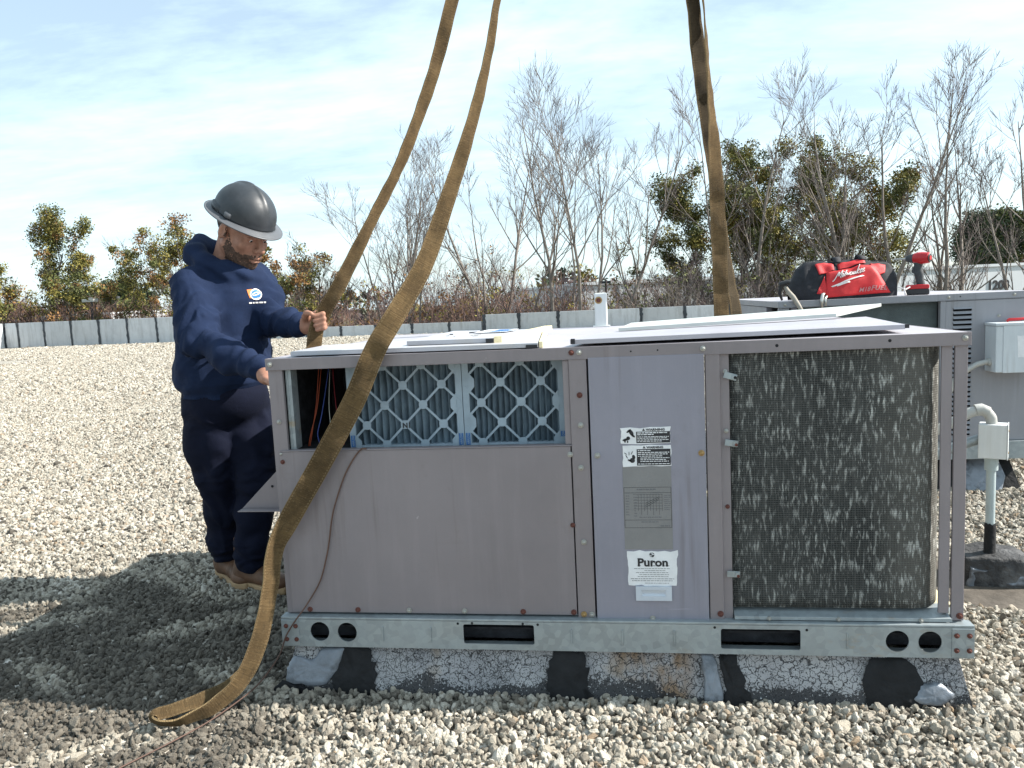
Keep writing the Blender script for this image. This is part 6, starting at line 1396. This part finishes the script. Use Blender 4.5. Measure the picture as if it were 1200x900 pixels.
# undergrowth along the edge of the lot: no stem can be told from the next
def thicket(name, spans, label, mats, seed):
    r = np.random.RandomState(seed); PV = []; PF = []; MI = []; o = 0
    for px0, px1, py, dpy, d0, d1, n in spans:
        for _ in range(n):
            px = r.uniform(px0, px1); d = r.uniform(d0, d1); b = at(px, d, GZ); h = max(1.5, ztop(px, py+r.uniform(-dpy, dpy), d)-GZ); m = 7
            az = r.uniform(0, 6.28, m); ti = r.uniform(.05, .45, m); dirs = np.stack([np.cos(az)*np.sin(ti), np.sin(az)*np.sin(ti), np.cos(ti)], 1)
            P0, R0 = shoots(r, np.tile(b, (m, 1))+r.normal(0, .3, (m, 3))*np.array([1, 1, 0]), dirs, h*r.uniform(.75, 1.05, m), np.full(m, .035), 6, .1, .05, .3)
            s, dd, L1, r1 = offspring(r, P0, R0, np.full(m, h), 9, .4, 35, .22, .6); P1, R1 = shoots(r, s, dd, L1, np.full(len(s), .013), 4, .10, .08, .5)
            s, dd, L2, r2 = offspring(r, P1, R1, L1, 5, .1, 40, .6, .6); P2, R2 = shoots(r, s, dd, L2, np.full(len(s), .008), 3, .12, .05, .6)
            for P, Q, k in ((P0, R0, 4), (P1, R1, 3), (P2, R2, 3)):
                V, F = tubes(P, Q, k); PV.append(V); PF.append(F+o); o += len(V); MI.append(np.full(len(F), 0 if r.rand() < .6 else 1))
            tips = P1[:, -1]; c = tips[r.choice(len(tips), 5)]; V, F = leaves(r, c, np.full(5, .5), 14, .09); PV.append(V); PF.append(F+o); o += len(V); MI.append(np.full(len(F), r.choice([2, 3])))
    ob = raw_mesh(name, np.concatenate(PV), np.concatenate(PF), mats, None, smooth=False, mi=np.concatenate(MI)); return tag(ob, label, 'undergrowth', kind='stuff')
TM = ['twig_red', 'bark_mauve', 'leaf_rust', 'leaf_olive']
thicket('undergrowth', [(-90, 110, 352, 10, 53, 66, 46), (110, 240, 354, 9, 50, 62, 24), (240, 430, 342, 16, 45, 58, 34), (430, 770, 330, 20, 40, 56, 56)], 'reddish brown leafless undergrowth along the edge behind the parapet', TM, 61)
thicket('undergrowth', [(770, 1010, 318, 18, 38, 50, 40)], 'tangled grey brown undergrowth behind the second unit', ['bark_light', 'bark_mauve', 'leaf_olive', 'leaf_green'], 62)
def treeline():
    r = np.random.RandomState(77); n = 900; px = r.uniform(-500, 1700, n); d = r.uniform(120, 190, n); c = np.array([at(a, b, 0) for a, b in zip(px, d)]); top = 2.6+1.6*np.sin(px*.021)+1.1*np.sin(px*.057+1); c[:, 2] = GZ+(top-GZ)*r.rand(n)**.6
    V, F = leaves(r, c, r.uniform(1.3, 2.6, n), 50, .45); mi = np.repeat(r.choice(4, n, p=[.35, .25, .2, .2]), 50)
    tag(raw_mesh('far_wood', V, F, ['leaf_pine', 'leaf_olive', 'twig_red', 'bark_mauve'], None, smooth=False, mi=mi), 'grey green far wood along the horizon behind everything', 'wood', kind='stuff')
treeline()
# ---- buildings and lamp posts
def hall(p0, p1, ht, depth, label, name='building', mats=('building_white', 'building_trim'), z0=GZ):
    p0 = p0[:2]; p1 = p1[:2]; dv = p1-p0; L = np.hypot(*dv); dv /= L; nn = V3(-dv[1], dv[0]); 
    if nn[1] < 0: nn = -nn
    root = thing(name, (p0[0], p0[1], z0), label, 'building'); mb = MB(); q = [p0, p1, p1+nn*depth, p0+nn*depth]
    mb.prism([tuple(x) for x in q], z0, ht, 'z'); mb.build('wall', mats[0], root)
    mb = MB(); e = [p0-nn*.12-dv*.12, p1-nn*.12+dv*.12, p1+nn*(depth+.12)+dv*.12, p0+nn*(depth+.12)-dv*.12]; mb.prism([tuple(x) for x in e], ht+.003, ht+.22, 'z'); mb.build('roof_edge', mats[0], root)
    return root, dv, nn, p0
A_, B2 = at(685, 57), at(1330, 86)
root, dv, nn, p0 = hall(A_, B2, 1.95, 26, 'long low white building with the number 1208 behind the second unit')
mb = MB()
for s in np.arange(3, 47, 4.2):
    q = p0+dv*s-nn*.02; mb.add([(*(q-dv*.06), GZ), (*(q+dv*.06), GZ), (*(q+dv*.06), 1.93), (*(q-dv*.06), 1.93), (*(q-dv*.06-nn*.05), GZ), (*(q+dv*.06-nn*.05), GZ), (*(q+dv*.06-nn*.05), 1.93), (*(q-dv*.06-nn*.05), 1.93)], [(4, 5, 6, 7), (0, 4, 7, 3), (1, 2, 6, 5), (3, 7, 6, 2)])
o = mb.build('downpipe', 'building_white', root)
# number on the facade
def on_facade(px, py):
    k = cam_f+cam_r*(px-600)/900.+cam_d*(py-450)/900.; t = ((p0-CAM[:2])@nn-.05)/(k[:2]@nn); return CAM+k*t
a = on_facade(1157, 339.5); b = on_facade(1157, 329)
lettering('house_number', '1208', (b[2]-a[2])*1.42, tuple(a), 'print_black', root, xdir=(dv[0], dv[1], 0), bold=.035, ext=.02, spacing=1.02)
A_, B2 = at(138, 80), at(205, 84); hall(A_, B2, ztop(170, 367, 80), 12, 'low white shed far behind the left parapet')
A_, B2 = at(338, 58), at(368, 58.5); hall(A_, B2, ztop(355, 364, 58), 6, 'small white hut showing above the parapet right of the worker')
def lamp_post(px, d, py, label, pale=False):
    b = at(px, d, GZ); zt = ztop(px, py, d); root = thing('lamp_post', tuple(b), label, 'lamp post', 'lamp posts beyond the parapet')
    MB().tube([(b[0], b[1], GZ), (b[0], b[1], zt-.12)], [.09, .07], 8).build('pole', 'tool_black', root, smooth='auto')
    m = MB(); m.box(b[0]-.42, b[0]+.32, b[1]-.22, b[1]+.22, zt-.16, zt+.02); m.box(b[0]-.08, b[0]+.08, b[1]-.08, b[1]+.08, zt+.025, zt+.10); m.build('lamp_head', 'pvc_white' if pale else 'tool_grey', root, bevel=.03)
lamp_post(117, 50, 351, 'lamp post with pale square head above the left parapet', True)
lamp_post(145, 70, 348, 'thin dark lamp post right of the pale headed one')
lamp_post(714, 52, 330, 'dark lamp post right of the white bracket'); lamp_post(808, 50, 313, 'dark lamp post close left of the right slings')
